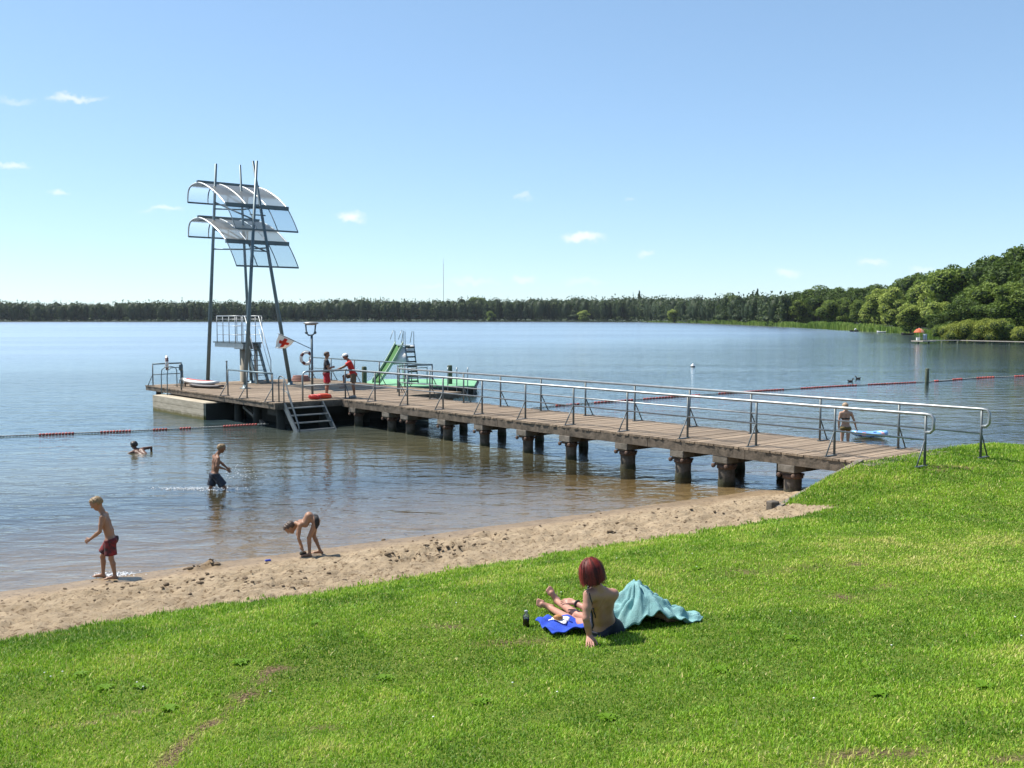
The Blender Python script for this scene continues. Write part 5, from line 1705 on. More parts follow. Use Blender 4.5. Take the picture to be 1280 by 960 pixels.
def surface_net(f, lo, hi, h):
    B = 6
    pad = h * 2.5
    lo = np.asarray(lo) - pad; hi = np.asarray(hi) + pad
    n = np.ceil((hi - lo) / h).astype(int); n = ((n + B - 1) // B) * B + 1
    D = np.empty(n, np.float32)
    # coarse pass at block centres
    nb = (n - 1) // B + 1
    bx = [np.arange(nb[i]) for i in range(3)]
    G = np.stack(np.meshgrid(*bx, indexing='ij'), -1).reshape(-1, 3)
    C = lo + (G * B + (B - 1) / 2) * h
    dc = f(C)
    D[...] = 1
    full = np.repeat(np.repeat(np.repeat(dc.reshape(nb), B, 0), B, 1), B, 2)[:n[0], :n[1], :n[2]]
    D[...] = np.where(np.abs(full) < 1e-6, 1e-3, full)
    act = np.abs(dc) < h * B * 1.15 + .012
    GA = G[act]
    off = np.stack(np.meshgrid(*[np.arange(B)] * 3, indexing='ij'), -1).reshape(-1, 3)
    idx = (GA[:, None] * B + off[None]).reshape(-1, 3)
    ok = np.all(idx < n, axis=1); idx = idx[ok]
    vals = np.empty(len(idx), np.float32)
    for s in range(0, len(idx), 200000):
        vals[s:s + 200000] = f(lo + idx[s:s + 200000] * h)
    D[idx[:, 0], idx[:, 1], idx[:, 2]] = vals
    S = D < 0
    cn = tuple(k - 1 for k in n)
    corners = [(i, j, k) for i in (0, 1) for j in (0, 1) for k in (0, 1)]
    cnt = np.zeros(cn, np.int8)
    for (i, j, k) in corners: cnt += S[i:i + cn[0], j:j + cn[1], k:k + cn[2]]
    cells = np.argwhere((cnt > 0) & (cnt < 8))
    cid = -np.ones(cn, np.int64); cid[cells[:, 0], cells[:, 1], cells[:, 2]] = np.arange(len(cells))
    acc = np.zeros((len(cells), 3)); w = np.zeros(len(cells))
    for a in range(8):
        for b in range(a + 1, 8):
            ca = np.array(corners[a]); cb = np.array(corners[b])
            if np.abs(ca - cb).sum() != 1: continue
            ia = cells + ca; ib = cells + cb
            da = D[ia[:, 0], ia[:, 1], ia[:, 2]]; db = D[ib[:, 0], ib[:, 1], ib[:, 2]]
            m = (da < 0) != (db < 0)
            t = np.where(m, da / np.where(m, da - db, 1), 0)
            acc += np.where(m[:, None], ca + (cb - ca) * t[:, None], 0); w += m
    V = lo + (cells + acc / np.maximum(w, 1)[:, None]) * h
    Fs = []
    for ax in range(3):
        sl0 = [slice(None)] * 3; sl1 = [slice(None)] * 3
        sl0[ax] = slice(0, -1); sl1[ax] = slice(1, None)
        E = S[tuple(sl0)] != S[tuple(sl1)]
        e = np.argwhere(E)
        o1, o2 = [k for k in range(3) if k != ax]
        e = e[(e[:, o1] > 0) & (e[:, o2] > 0) & (e[:, o1] < n[o1] - 1) & (e[:, o2] < n[o2] - 1)]
        ids = []
        for (d1, d2) in ((-1, -1), (0, -1), (0, 0), (-1, 0)):
            q = e.copy(); q[:, o1] += d1; q[:, o2] += d2
            ids.append(cid[q[:, 0], q[:, 1], q[:, 2]])
        q = np.stack(ids, 1)
        ins = S[e[:, 0], e[:, 1], e[:, 2]]
        flip = ins if ax != 1 else ~ins
        q = np.where(flip[:, None], q, q[:, ::-1])
        Fs.append(q[np.all(q >= 0, axis=1)])
    return V, np.vstack(Fs)


def skin_mat(name, col):
    m = bpy.data.materials.new(name); m.use_nodes = True
    nt = m.node_tree; L = nt.links.new; b = nt.nodes['Principled BSDF']
    b.inputs['Roughness'].default_value = 0.5; b.inputs['Specular IOR Level'].default_value = 0.35
    at = nd(nt, 'ShaderNodeAttribute', attribute_name='col')
    g = nd(nt, 'ShaderNodeNewGeometry')
    nz = nd(nt, 'ShaderNodeTexNoise'); nz.inputs['Scale'].default_value = 14; L(g.outputs['Position'], nz.inputs['Vector'])
    mr = nd(nt, 'ShaderNodeMapRange'); mr.inputs[3].default_value = .88; mr.inputs[4].default_value = 1.12; L(nz.outputs['Fac'], mr.inputs[0])
    vm = nd(nt, 'ShaderNodeVectorMath', operation='SCALE'); L(at.outputs['Color'], vm.inputs[0]); L(mr.outputs[0], vm.inputs['Scale'])
    L(vm.outputs[0], b.inputs['Base Color'])
    b.inputs['Subsurface Weight'].default_value = 0.0
    return m


SKIN = skin_mat('skin', None)
nrm = lambda v: np.asarray(v, float) / (np.linalg.norm(v) + 1e-9)


def hand_prims(wr, d, pn, s, thumb_side, curl=.35, spread=.10):
    """palm and five fingers; d = direction of the hand, pn = back-of-hand normal, thumb_side = unit vector towards the thumb"""
    d = nrm(d); pn = nrm(pn - d * np.dot(pn, d)); sd = np.cross(pn, d); sd = nrm(sd)
    if np.dot(sd, thumb_side) < 0: sd = -sd
    wr = np.asarray(wr, float)
    P = []
    lens = [(.036, .024, .020), (.041, .027, .021), (.038, .025, .020), (.030, .019, .018)]
    for i in range(4):
        lat = (1.5 - i) * .0195 * s
        k = wr + d * .088 * s * (1 - .05 * abs(i - 1.2)) + sd * lat
        P.append((wr + sd * lat * .55 + d * .01 * s, k, .0135 * s, .0115 * s, .012 * s))
        ang = 0; q = k
        fd = nrm(d + sd * spread * (1.5 - i) * .7)
        for j, l in enumerate(lens[i]):
            ang += curl * (.7, 1.1, .8)[j]
            dd = fd * math.cos(ang) - pn * math.sin(ang)
            q2 = q + dd * l * s
            P.append((q, q2, (.0098 - .0009 * j) * s, (.0090 - .001 * j) * s, .003 * s)); q = q2
    t0 = wr + d * .022 * s + sd * .022 * s; t1 = t0 + nrm(d * .65 + sd * .7 - pn * .35) * .042 * s; t2 = t1 + nrm(d * .85 + sd * .35 - pn * .3) * .032 * s; t3 = t2 + nrm(d * .9 + sd * .15 - pn * .35) * .024 * s
    P += [(t0, t1, .014 * s, .0115 * s, .01 * s), (t1, t2, .0112 * s, .010 * s, .003 * s), (t2, t3, .010 * s, .0085 * s, .003 * s)]
    return P


def body_prims(J, S, lf=1.0, fem=False, hk=1.0, hands=True, inflate=0.0):
    A = {k: np.asarray(v, float) for k, v in J.items()}
    msh = (A['shL'] + A['shR']) / 2; mhi = (A['hiL'] + A['hiR']) / 2
    up = nrm(msh - mhi); ac = nrm(A['shR'] - A['shL']); fw = nrm(np.cross(up, ac)); ac2 = nrm(A['hiR'] - A['hiL'])
    I = inflate
    waist = A.get('waist', mhi * .62 + msh * .38)
    T = []
    wsh = np.linalg.norm(A['shR'] - A['shL']) / 2
    T.append((msh - ac * wsh * .78 - up * .02 * S, msh + ac * wsh * .78 - up * .02 * S, .058 * S + I, .058 * S + I, .03))
    for s in (-1, 1):
        c = msh - up * .12 * S + ac * s * .075 * S + fw * .012 * S
        w = waist + ac * s * .052 * S
        h = mhi + ac2 * s * .065 * S + up * .02 * S
        T.append((c, w, (.090 if not fem else .082) * S * lf + I, (.078 if not fem else .068) * S * lf + I, .05 * S))
        T.append((w, h, (.076 if not fem else .068) * S * lf + I, (.088 if not fem else .098) * S * lf + I, .05 * S))
        T.append((A['hi' + 'LR'[s > 0]] - fw * .045 * S, A['hi' + 'LR'[s > 0]] - fw * .04 * S + up * .01 * S, (.078 if not fem else .092) * S * lf + I, .07 * S * lf + I, .04 * S))
        # shoulder blade / trapezius
        T.append((A['neck'] + up * .02 * S, msh + ac * s * wsh * .72, .04 * S + I, .045 * S + I, .035 * S))
        if fem: T.append((c + fw * .07 * S - up * .03 * S, c + fw * .085 * S - up * .05 * S, .055 * S + I, .05 * S + I, .04 * S))
    T.append((mhi - ac2 * .06 * S, mhi + ac2 * .06 * S, .085 * S * lf + I, .085 * S * lf + I, .04 * S))
    LIM = {}
    for k in 'LR':
        sh, el, wr = A['sh' + k], A['el' + k], A['wr' + k]
        LIM['arm' + k] = [(sh, sh * .45 + el * .55, .052 * S * lf + I, .045 * S * lf + I, .035 * S), (sh * .45 + el * .55, el, .045 * S * lf + I, .037 * S * lf + I, .02 * S),
                          (el, el * .65 + wr * .35, .037 * S * lf + I, .038 * S * lf + I, .015 * S), (el * .65 + wr * .35, wr, .038 * S * lf + I, .0255 * S + I, .015 * S)]
        hi, kn, an = A['hi' + k], A['kn' + k], A['an' + k]
        td = nrm(kn - hi); sdn = nrm(an - kn); bend = nrm((kn - (hi + an) / 2) + 1e-6)
        calf = kn + (an - kn) * .3 - fw * 0.012 * S
        LIM['leg' + k] = [(hi, kn, (.082 if not fem else .088) * S * lf + I, .051 * S * lf + I, .04 * S), (kn, calf, .050 * S * lf + I, .051 * S * lf + I, .02 * S), (calf, an, .051 * S * lf + I, .031 * S + I, .02 * S)]
        if 'to' + k in A:
            to = A['to' + k]; fd = nrm(to - an); 
            heel = an - nrm(np.array([fd[0], fd[1], 0]) + sdn * -.2) * .03 * S + sdn * .035 * S
            ball = an + (to - an) * .68
            LIM['foot' + k] = [(an, heel, .031 * S, .028 * S, .02 * S), (heel, ball, .026 * S, .027 * S, .02 * S), (an, ball, .03 * S, .024 * S, .02 * S)]
            lat = nrm(np.cross(fd, sdn))
            for j in range(5):
                b0 = ball + lat * (j - 2) * .016 * S
                LIM['foot' + k].append((b0, b0 + fd * (.075 - .006 * abs(j - 1)) * S * .9, .014 * S, .010 * S, .006 * S))
        if hands:
            hd = A.get('hd' + k, wr - el); pn = A.get('pn' + k, np.array([0, 0, 1.0]) if abs(nrm(hd)[2]) < .8 else ac * (1 if k == 'R' else -1))
            th = A.get('th' + k, fw)
            LIM['hand' + k] = hand_prims(wr, hd, pn, S * 1.02 if S > .85 else S * 1.08, th, J.get('curl' + k, .3) if not isinstance(J.get('curl' + k, .3), np.ndarray) else .3)
    # head
    c = A['head']; f = nrm(A['look']); hu0 = A.get('hup', c - A['neck']); sd = nrm(np.cross(f, hu0)); hu = np.cross(sd, f)
    k = hk
    Hd = [(A['neck'], c - hu * .05 * k - f * .018 * k, .052 * S * (1 if not fem else .88), .050 * k * (1 if not fem else .9), .03),
          (c - f * .022 * k + hu * .02 * k, c + f * .018 * k + hu * .025 * k, .084 * k, .080 * k, .02),
          (c + f * .012 * k - hu * .015 * k, c + f * .04 * k - hu * .08 * k, .070 * k, .032 * k, .03),
          (c + f * .055 * k + hu * .022 * k - sd * .028 * k, c + f * .055 * k + hu * .022 * k + sd * .028 * k, .027 * k, .027 * k, .02),
          (c + f * .078 * k + hu * .006 * k, c + f * .101 * k - hu * .028 * k, .009 * k, .0135 * k, .012),
          (c + f * .066 * k - hu * .058 * k - sd * .014 * k, c + f * .066 * k - hu * .058 * k + sd * .014 * k, .012 * k, .012 * k, .012),
          ]
    for s in (-1, 1):
        e = c + sd * s * .078 * k - f * .012 * k
        Hd.append((e + hu * .016 * k - f * .006 * k, e - hu * .018 * k, .017 * k, .012 * k, .006))
        Hd.append((c + f * .04 * k + sd * s * .04 * k - hu * .02 * k, c + f * .04 * k + sd * s * .042 * k - hu * .025 * k, .03 * k, .028 * k, .03))
    fr = dict(msh=msh, mhi=mhi, up=up, ac=ac, fw=fw, waist=waist, c=c, f=f, hu=hu, sd=sd, k=k)
    return T, LIM, Hd, fr, A


def mesh_part(name, f, lo, hi, h, mat_, parent, col=None, smooth_iter=1):
    V, F = surface_net(f, lo, hi, h)
    off = np.array(origin_of(parent))
    # light laplacian smoothing
    for _ in range(smooth_iter):
        s = np.zeros_like(V); n = np.zeros(len(V))
        for i in range(4):
            j = (i + 1) % 4
            np.add.at(s, F[:, i], V[F[:, j]]); np.add.at(n, F[:, i], 1)
            np.add.at(s, F[:, j], V[F[:, i]]); np.add.at(n, F[:, j], 1)
        V = V * .55 + .45 * s / np.maximum(n, 1)[:, None]
    at = {}
    if col is not None: at['col'] = col(V)
    at['rnd'] = np.full(len(V), .5)
    me = np_mesh(name, V - off, F, at, True)
    return link_mesh(name, me, mat_, parent)


def person(label, J, S, skin, root_loc, h=.008, lf=1.0, fem=False, hk=1.0, hair=None, hair_mat=None, clothes=(), group=None):
    t = thing('person', label, 'person', tuple(root_loc), group)
    T, LIM, Hd, fr, A = body_prims(J, S, lf, fem, hk)
    prims = T + [p for k in LIM for p in LIM[k] if not k.startswith('hand')] + Hd
    hands = [p for k in LIM if k.startswith('hand') for p in LIM[k]]
    def groove(P):
        q = P - fr['msh']; b = q @ fr['up']; s = q @ nrm(fr['ac']); a = q @ fr['fw']
        back = sstep(.0, -.04, a)
        g_ = .007 * np.exp(-(s / (.016 * S)) ** 2) * sstep(-.50 * S, -.34 * S, b) * sstep(.02, -.06, b)
        bl = -.008 * np.exp(-((np.abs(s) - .082 * S) / (.035 * S)) ** 2 - ((b + .13 * S) / (.07 * S)) ** 2)
        return back * (g_ + bl)
    f0, lo0, hi0 = union_fn(prims + hands, noise=groove)
    def col(V):
        c = np.tile(np.asarray(skin, float), (len(V), 1))
        q = V - fr['c']; a, b, s = q @ fr['f'], q @ fr['hu'], q @ fr['sd']; k = fr['k']
        eye = (a > .05 * k) & (np.hypot(b - .004 * k, np.abs(s) - .031 * k) < .012 * k); c[eye] = (.03, .02, .015)
        brow = (a > .05 * k) & (np.abs(b - .026 * k) < .006 * k) & (np.abs(np.abs(s) - .03 * k) < .018 * k); c[brow] *= .35
        lip = (a > .06 * k) & (np.abs(b + .058 * k) < .008 * k) & (np.abs(s) < .022 * k); c[lip] *= (.95, .55, .5)
        return c
    mesh_part('body', f0, lo0, hi0, h, SKIN, t, col)
    if hair:
        hp, planes, cut, nz_ = hair(fr, A, S)
        f1, lo1, hi1 = union_fn(hp, planes, cut, nz_)
        mesh_part('hair', f1, lo1, hi1, h * .9, hair_mat, t)
    for (nm, fn, m) in clothes:
        cp, planes, cut, nz_ = fn(T, LIM, Hd, fr, A, S)
        f1, lo1, hi1 = union_fn(cp, planes, cut, nz_)
        mesh_part(nm, f1, lo1, hi1, h, m, t)
    return t


def short_hair(thick=.009, back=-.035, front=.05):
    def g(fr, A, S):
        c, f, hu, sd, k = fr['c'], fr['f'], fr['hu'], fr['sd'], fr['k']
        P = [(c - f * .024 * k + hu * .024 * k, c + f * .016 * k + hu * .030 * k, (.084 + thick) * k, (.081 + thick) * k, .02),
             (c - f * .045 * k - hu * .03 * k, c - f * .03 * k + hu * .02 * k, (.055 + thick) * k, (.07 + thick) * k, .02)]
        def cut(Q):
            q = Q - c; a, b = q @ f, q @ hu
            face = np.minimum(a - .030 * k, (.062 * k - b))          # in front and below the hairline
            side = np.minimum(a + .03 * k, (.018 * k - b))
            low = back * k - b
            return np.maximum(np.maximum(face, side), low)
        def nz_(Q): return .004 * np.sin(Q[:, 0] * 190) * np.sin(Q[:, 1] * 170 + 1) + .003 * np.sin(Q[:, 2] * 150 + Q[:, 0] * 90)
        return P, (), cut, nz_
    return g


def bob_hair(fr, A, S):
    c, f, hu, sd, k = fr['c'], fr['f'], fr['hu'], fr['sd'], fr['k']
    P = [(c - f * .026 * k + hu * .018 * k, c + f * .008 * k + hu * .022 * k, .090 * k, .088 * k, .02)]
    for s in (-1, 0, 1):
        P.append((c + sd * s * .040 * k - f * .03 * k + hu * .01 * k, c + sd * s * .048 * k - f * .034 * k - hu * .060 * k, .070 * k, .048 * k, .04))
    def cut(Q):
        q = Q - c; a, b, s = q @ f, q @ hu, q @ sd
        face = np.minimum(np.minimum(a - .035 * k, (.06 * k - b)), .065 * k - np.abs(s))
        return face
    def nz_(Q):
        q = Q - c; an = np.arctan2(q @ sd, -(q @ f)); b = q @ hu
        return .007 * np.sin(an * 23 + 3 * np.sin(b * 30)) + .005 * np.sin(an * 51 + b * 40) + .004 * np.sin(b * 75 + an * 5)
    return P, (), cut, nz_


def shorts(frac, thick=.018, flare=.012, waist_up=.05):
    def g(T, LIM, Hd, fr, A, S):
        P = []
        mh = fr['mhi']; w = mh + fr['up'] * waist_up * S
        for (a, b, ra, rb, k) in T[1:]:
            if np.dot((np.asarray(a) + np.asarray(b)) / 2 - w, fr['up']) < .05 * S:
                P.append((a, b, ra + thick * .6, rb + thick * .6, k))
        extra = []
        for K in 'LR':
            hi, kn = A['hi' + K], A['kn' + K]; e = hi + (kn - hi) * frac
            r0 = .082 * S
            extra.append((hi, e, r0 + thick, r0 * .86 + thick + flare, .03))
        P += extra
        tips = [(A['hi' + K] + (A['kn' + K] - A['hi' + K]) * frac, nrm(A['kn' + K] - A['hi' + K])) for K in 'LR']
        def cut(Q):
            d = (Q - w) @ fr['up']
            dl = np.linalg.norm(Q - tips[0][0], axis=1); dr = np.linalg.norm(Q - tips[1][0], axis=1)
            return np.maximum(d, np.where(dl < dr, (Q - tips[0][0]) @ tips[0][1], (Q - tips[1][0]) @ tips[1][1]))
        def nz_(Q): return .0035 * np.sin(Q[:, 2] * 60 + Q[:, 0] * 25) * np.sin(Q[:, 0] * 55 + Q[:, 1] * 40)
        return P, (), cut, nz_
    return g


def briefs(thick=.008, up=.03):
    def g(T, LIM, Hd, fr, A, S):
        mh = fr['mhi']; w = mh + fr['up'] * up * S
        P = [(a, b, ra + thick, rb + thick, k) for (a, b, ra, rb, k) in T[1:] if np.dot((np.asarray(a) + np.asarray(b)) / 2 - w, fr['up']) < .06 * S]
        for K in 'LR':
            hi, kn = A['hi' + K], A['kn' + K]; P.append((hi, hi + (kn - hi) * .25, .084 * S + thick, .080 * S + thick, .04 * S))
        low = mh - fr['up'] * .075 * S
        def cut(Q): return np.maximum((Q - w) @ fr['up'], -((Q - low) @ fr['up']))
        return P, (), cut, None
    return g


def tshirt(thick=.016, sleeve=.55, hem=-.02):
    def g(T, LIM, Hd, fr, A, S):
        P = [(a, b, ra + thick, rb + thick, k) for (a, b, ra, rb, k) in T]
        tips = []
        for K in 'LR':
            sh, el = A['sh' + K], A['el' + K]; e = sh + (el - sh) * sleeve
            P.append((sh, e, .056 * S + thick, .056 * S + thick + .006, .03)); tips.append((e, nrm(el - sh)))
        lo = fr['mhi'] + fr['up'] * hem * S; nk = A['neck'] + fr['up'] * .02 * S
        def cut(Q):
            d = np.maximum(-((Q - lo) @ fr['up']), (Q - nk) @ fr['up'])
            for (e, n) in tips:
                d = np.maximum(d, np.where(np.linalg.norm(Q - e, axis=1) < .13 * S, (Q - e) @ n, -9))
            return d
        def nz_(Q): return .004 * np.sin(Q[:, 2] * 45 + Q[:, 0] * 30) * np.sin(Q[:, 0] * 40 + Q[:, 1] * 50)
        return P, (), cut, nz_
    return g


def band(z_off, half, thick=.008):
    """bikini top: a band round the chest"""
    def g(T, LIM, Hd, fr, A, S):
        P = [(a, b, ra + thick, rb + thick, k) for (a, b, ra, rb, k) in T]
        c = fr['msh'] + fr['up'] * z_off * S
        def cut(Q): return np.abs((Q - c) @ fr['up']) - half
        return P, (), cut, None
    return g


def suit(T, LIM, Hd, fr, A, S):
    """one-piece swimsuit with an open back"""
    P = [(a, b, ra + .008, rb + .008, k) for (a, b, ra, rb, k) in T]
    for K in 'LR':
        hi, kn = A['hi' + K], A['kn' + K]; P.append((hi, hi + (kn - hi) * .22, .09 * S + .008, .086 * S + .008, .04 * S))
    mh, ms = fr['mhi'], fr['msh']; low = mh - fr['up'] * .08 * S; top = ms - fr['up'] * .06 * S
    def cut(Q):
        b = (Q - mh) @ fr['up']; a = (Q - mh) @ fr['fw'] - ((ms - mh) @ fr['fw']) * b / ((ms - mh) @ fr['up'])
        back = np.minimum(b - .11 * S, -(a + .012 * S))             # open back above the hips
        return np.maximum(np.maximum(back, (Q - top) @ fr['up']), -((Q - low) @ fr['up']))
    return P, (), cut, None


def cloth_m(name, c1, c2=None, sc=8, var=1.0):
    return mat(name, c1, .8, col2=c2, var=var if c2 else 0, vscale=sc)


HAIR_BLOND = mat('blond_hair', (.25, .165, .075), .6, col2=(.13, .085, .04), var=.9, vscale=40)
HAIR_BROWN = mat('brown_hair', (.075, .042, .022), .5, col2=(.04, .02, .012), var=.9, vscale=40)
HAIR_DARK = mat('dark_hair', (.02, .014, .011), .45)
HAIR_RED = mat('dark_red_hair', (.095, .009, .008), .55, col2=(.035, .006, .006), var=1, vscale=30)
HAIR_FAIR = mat('fair_hair', (.42, .30, .19), .5, col2=(.30, .2, .12), var=.8, vscale=40)
TAN = (.30, .160, .095); PALE = (.46, .28, .19); DTAN = (.23, .115, .065)


def frame(root, F):
    F = nrm([F[0], F[1], 0]); Lf = np.array([-F[1], F[0], 0]); r = np.asarray(root, float)
    def g(f, l, z): return r + F * f + Lf * l + np.array([0, 0, z])
    g.v = lambda f, l, z: F * f + Lf * l + np.array([0, 0, z])
    return g


# ---- boy walking at the water's edge (profile, facing left)
r0 = ground_pt(137.5, 723); r0[2] = max(r0[2], -.02) - .005
g = frame(r0, (-1, -.12))
J = dict(head=g(.165, .01, 1.155), neck=g(.085, 0, 1.02), look=g.v(.86, .05, -.42), shL=g(.055, .135, .965), shR=g(.075, -.135, .965),
         elL=g(.075, .19, .765), wrL=g(.225, .165, .645), hdL=g.v(.75, -.15, -.35), pnL=g.v(.2, .9, .3), thL=g.v(.2, 0, 1), curlL=.9,
         elR=g(.03, -.185, .765), wrR=g(.045, -.16, .61), hdR=g.v(.1, .1, -1), pnR=g.v(.2, -.9, .0), thR=g.v(1, 0, 0), curlR=.5,
         waist=g(.0, 0, .74), hiL=g(-.03, .07, .585), hiR=g(-.02, -.07, .585), knL=g(-.045, .075, .325), anL=g(-.095, .08, .055), toL=g(.07, .095, .018),
         knR=g(.12, -.075, .33), anR=g(.12, -.08, .05), toR=g(.285, -.09, .018))
person('boy in red and black swimming shorts walking along the water edge', J, .75, TAN, r0, .0075, .98, hk=.90, hair=short_hair(.008), hair_mat=HAIR_BLOND,
       clothes=[('swim_shorts', shorts(.80, .022, .016), cloth_m('red_black_cloth', (.010, .009, .011), (.34, .012, .016), 9, .7))])

# ---- boy wading
rz = -.46
pw = at_z(271, 611.5, 0); r1 = np.array([pw[0], pw[1], rz])
g = frame(r1, (.93, .38))
o = -rz
J = dict(head=g(.12, -.01, o + .94), neck=g(.03, 0, o + .80), look=g.v(.93, -.1, -.2), shL=g(-.03, .155, o + .745), shR=g(.03, -.155, o + .73),
         elL=g(.12, .24, o + .585), wrL=g(.26, .20, o + .45), hdL=g.v(.4, -.1, -.6), elR=g(-.02, -.23, o + .56), wrR=g(.15, -.27, o + .50), hdR=g.v(.7, .2, -.3),
         waist=g(-.02, 0, o + .50), hiL=g(-.05, .08, o + .34), hiR=g(-.03, -.08, o + .34), knL=g(-.13, .085, o + .02), anL=g(-.22, .09, .07), toL=g(-.03, .1, .02),
         knR=g(.17, -.085, o + .03), anR=g(.14, -.09, .07), toR=g(.33, -.1, .02))
person('boy in dark blue swimming shorts wading thigh-deep and splashing', J, .84, DTAN, r1, .009, .96, hk=.92, hair=short_hair(.008), hair_mat=HAIR_BLOND,
       clothes=[('swim_shorts', shorts(.80, .022, .02), cloth_m('dark_blue_cloth', (.010, .014, .026), (.04, .055, .08), 6))])

# ---- boy bending down
r2 = ground_pt(391, 694.5); r2[2] += .0
g = frame(r2, (-.98, -.2))
J = dict(head=g(.355, .0, .475), neck=g(.25, 0, .545), look=g.v(.62, .0, -.78), hup=g.v(.75, 0, .6), shL=g(.20, .13, .535), shR=g(.20, -.13, .545),
         elL=g(.225, .15, .335), wrL=g(.165, .11, .165), hdL=g.v(-.15, -.2, -.8), curlL=.7, pnL=g.v(.9, .2, -.1), thL=g.v(0, -1, 0),
         elR=g(.24, -.13, .345), wrR=g(.20, -.07, .17), hdR=g.v(-.1, .2, -.8), curlR=.7, pnR=g.v(.9, -.2, -.1), thR=g.v(0, 1, 0),
         waist=g(.05, 0, .66), hiL=g(-.065, .07, .575), hiR=g(-.05, -.075, .575), knL=g(.055, .085, .315), anL=g(.05, .09, .05), toL=g(.20, .10, .015),
         knR=g(-.02, -.09, .31), anR=g(-.125, -.095, .05), toR=g(.03, -.12, .015))
person('boy in black briefs bending down at the water edge to pick up something', J, .70, TAN, r2, .0075, .96, hk=.88, hair=short_hair(.013), hair_mat=HAIR_BROWN,
       clothes=[('swim_briefs', briefs(), cloth_m('black_swim_cloth', (.015, .013, .014)))])
hc = g(.155, .03, .05)
q = MB().ball(hc, .055, 10, sc=(1.1, .9, .8)); o_ = q.build('stone', M_DARKC); tag(o_, 'dark wet stone in the hands of the bending boy', 'stone')

# ---- swimmer
pw = at_z(170, 565.5, 0); r3 = np.array([pw[0], pw[1], -.3])
g = frame(r3, (-.8, .6))
o = .3
J = dict(head=g(.10, .0, o + .205), neck=g(-.0, 0, o + .08), look=g.v(.9, 0, -.1), shL=g(-.06, .18, o + .02), shR=g(-.10, -.2, o + .10),
         elL=g(.1, .35, o - .1), wrL=g(.3, .3, o - .12), elR=g(-.16, -.40, o + .12), wrR=g(-.06, -.47, o - .06), hdR=g.v(.3, -.1, -.6),
         waist=g(-.36, 0, o - .05), hiL=g(-.55, .09, o - .12), hiR=g(-.55, -.09, o - .12), knL=g(-.9, .1, o - .25), anL=g(-1.2, .1, o - .3), knR=g(-.9, -.1, o - .25), anR=g(-1.2, -.12, o - .35))
person('dark-haired swimmer with one arm lifted out of the water near the float line', J, .95, (.12, .06, .04), r3, .011, .95, hair=short_hair(.018), hair_mat=HAIR_DARK, hk=1.0)

# ---- lifeguard in dark shirt, arms folded
r4 = at_z(408.6, 497.3, DECK)
g = frame(r4, (.9, .25))
J = dict(head=g(.02, 0, 1.60), neck=g(0, 0, 1.43), look=g.v(1, -.1, -.02), shL=g(0, .185, 1.37), shR=g(0, -.185, 1.37),
         elL=g(.06, .27, 1.10), wrL=g(.25, .03, 1.14), hdL=g.v(.1, -1, .05), elR=g(.06, -.27, 1.10), wrR=g(.26, -.05, 1.17), hdR=g.v(.1, 1, .1), thL=g.v(0, 0, 1), thR=g.v(0, 0, 1),
         waist=g(0, 0, 1.06), hiL=g(0, .09, .90), hiR=g(0, -.09, .90), knL=g(.02, .11, .48), anL=g(-.01, .12, .08), toL=g(.18, .15, .03), knR=g(.02, -.11, .48), anR=g(-.01, -.12, .08), toR=g(.18, -.15, .03))
person('lifeguard in a dark shirt and red shorts standing with folded arms', J, .99, TAN, r4, .011, 1.12, hair=short_hair(.014), hair_mat=HAIR_BROWN,
       clothes=[('shirt', tshirt(), cloth_m('black_shirt_cloth', (.016, .017, .02))), ('shorts', shorts(.78, .024, .03), cloth_m('red_shorts_cloth', (.46, .018, .03), (.34, .01, .02), 6))])

# ---- lifeguard in red shirt and white cap, leaning on the rail, one foot raised
r5 = at_z(442.5, 497.5, DECK)
g = frame(r5, (-1, -.05))
J = dict(head=g(.30, 0, 1.535), neck=g(.19, 0, 1.40), look=g.v(.95, .05, -.3), hup=g.v(.25, 0, 1), shL=g(.12, .185, 1.325), shR=g(.16, -.185, 1.325),
         elL=g(.36, .24, 1.165), wrL=g(.60, .19, 1.06), hdL=g.v(.8, -.1, -.25), elR=g(.40, -.2, 1.14), wrR=g(.57, .0, 1.09), hdR=g.v(.8, .3, -.25),
         waist=g(.06, 0, 1.02), hiL=g(.0, .09, .87), hiR=g(.04, -.09, .87), knL=g(.02, .10, .47), anL=g(-.03, .10, .08), toL=g(.17, .13, .03), knR=g(.38, -.14, .80), anR=g(.37, -.14, .43), toR=g(.55, -.16, .38))
lg = person('lifeguard in red shirt and white cap leaning on the rail with one foot raised', J, .99, DTAN, r5, .011, 1.10, hair=short_hair(.010), hair_mat=HAIR_DARK,
       clothes=[('shirt', tshirt(hem=-.05), cloth_m('red_shirt_cloth', (.62, .028, .02), (.5, .018, .015), 6)), ('shorts', shorts(.70, .024, .02), cloth_m('khaki_cloth', (.15, .105, .065), (.1, .07, .04), 6)),
                ('cap', lambda T, LIM, Hd, fr, A, S: ([(fr['c'] - fr['f'] * .02 + fr['hu'] * .03, fr['c'] + fr['f'] * .02 + fr['hu'] * .03, .104, .10, .02), (fr['c'] + fr['f'] * .09 + fr['hu'] * .045, fr['c'] + fr['f'] * .14 + fr['hu'] * .03, .045, .03, .01)], (),
                                                      lambda Q: np.maximum(-(((Q - fr['c']) @ fr['hu']) - .03), np.minimum((Q - fr['c']) @ fr['f'] - .085, (Q - fr['c']) @ fr['hu'] - .065)), None), M_WHITE)])
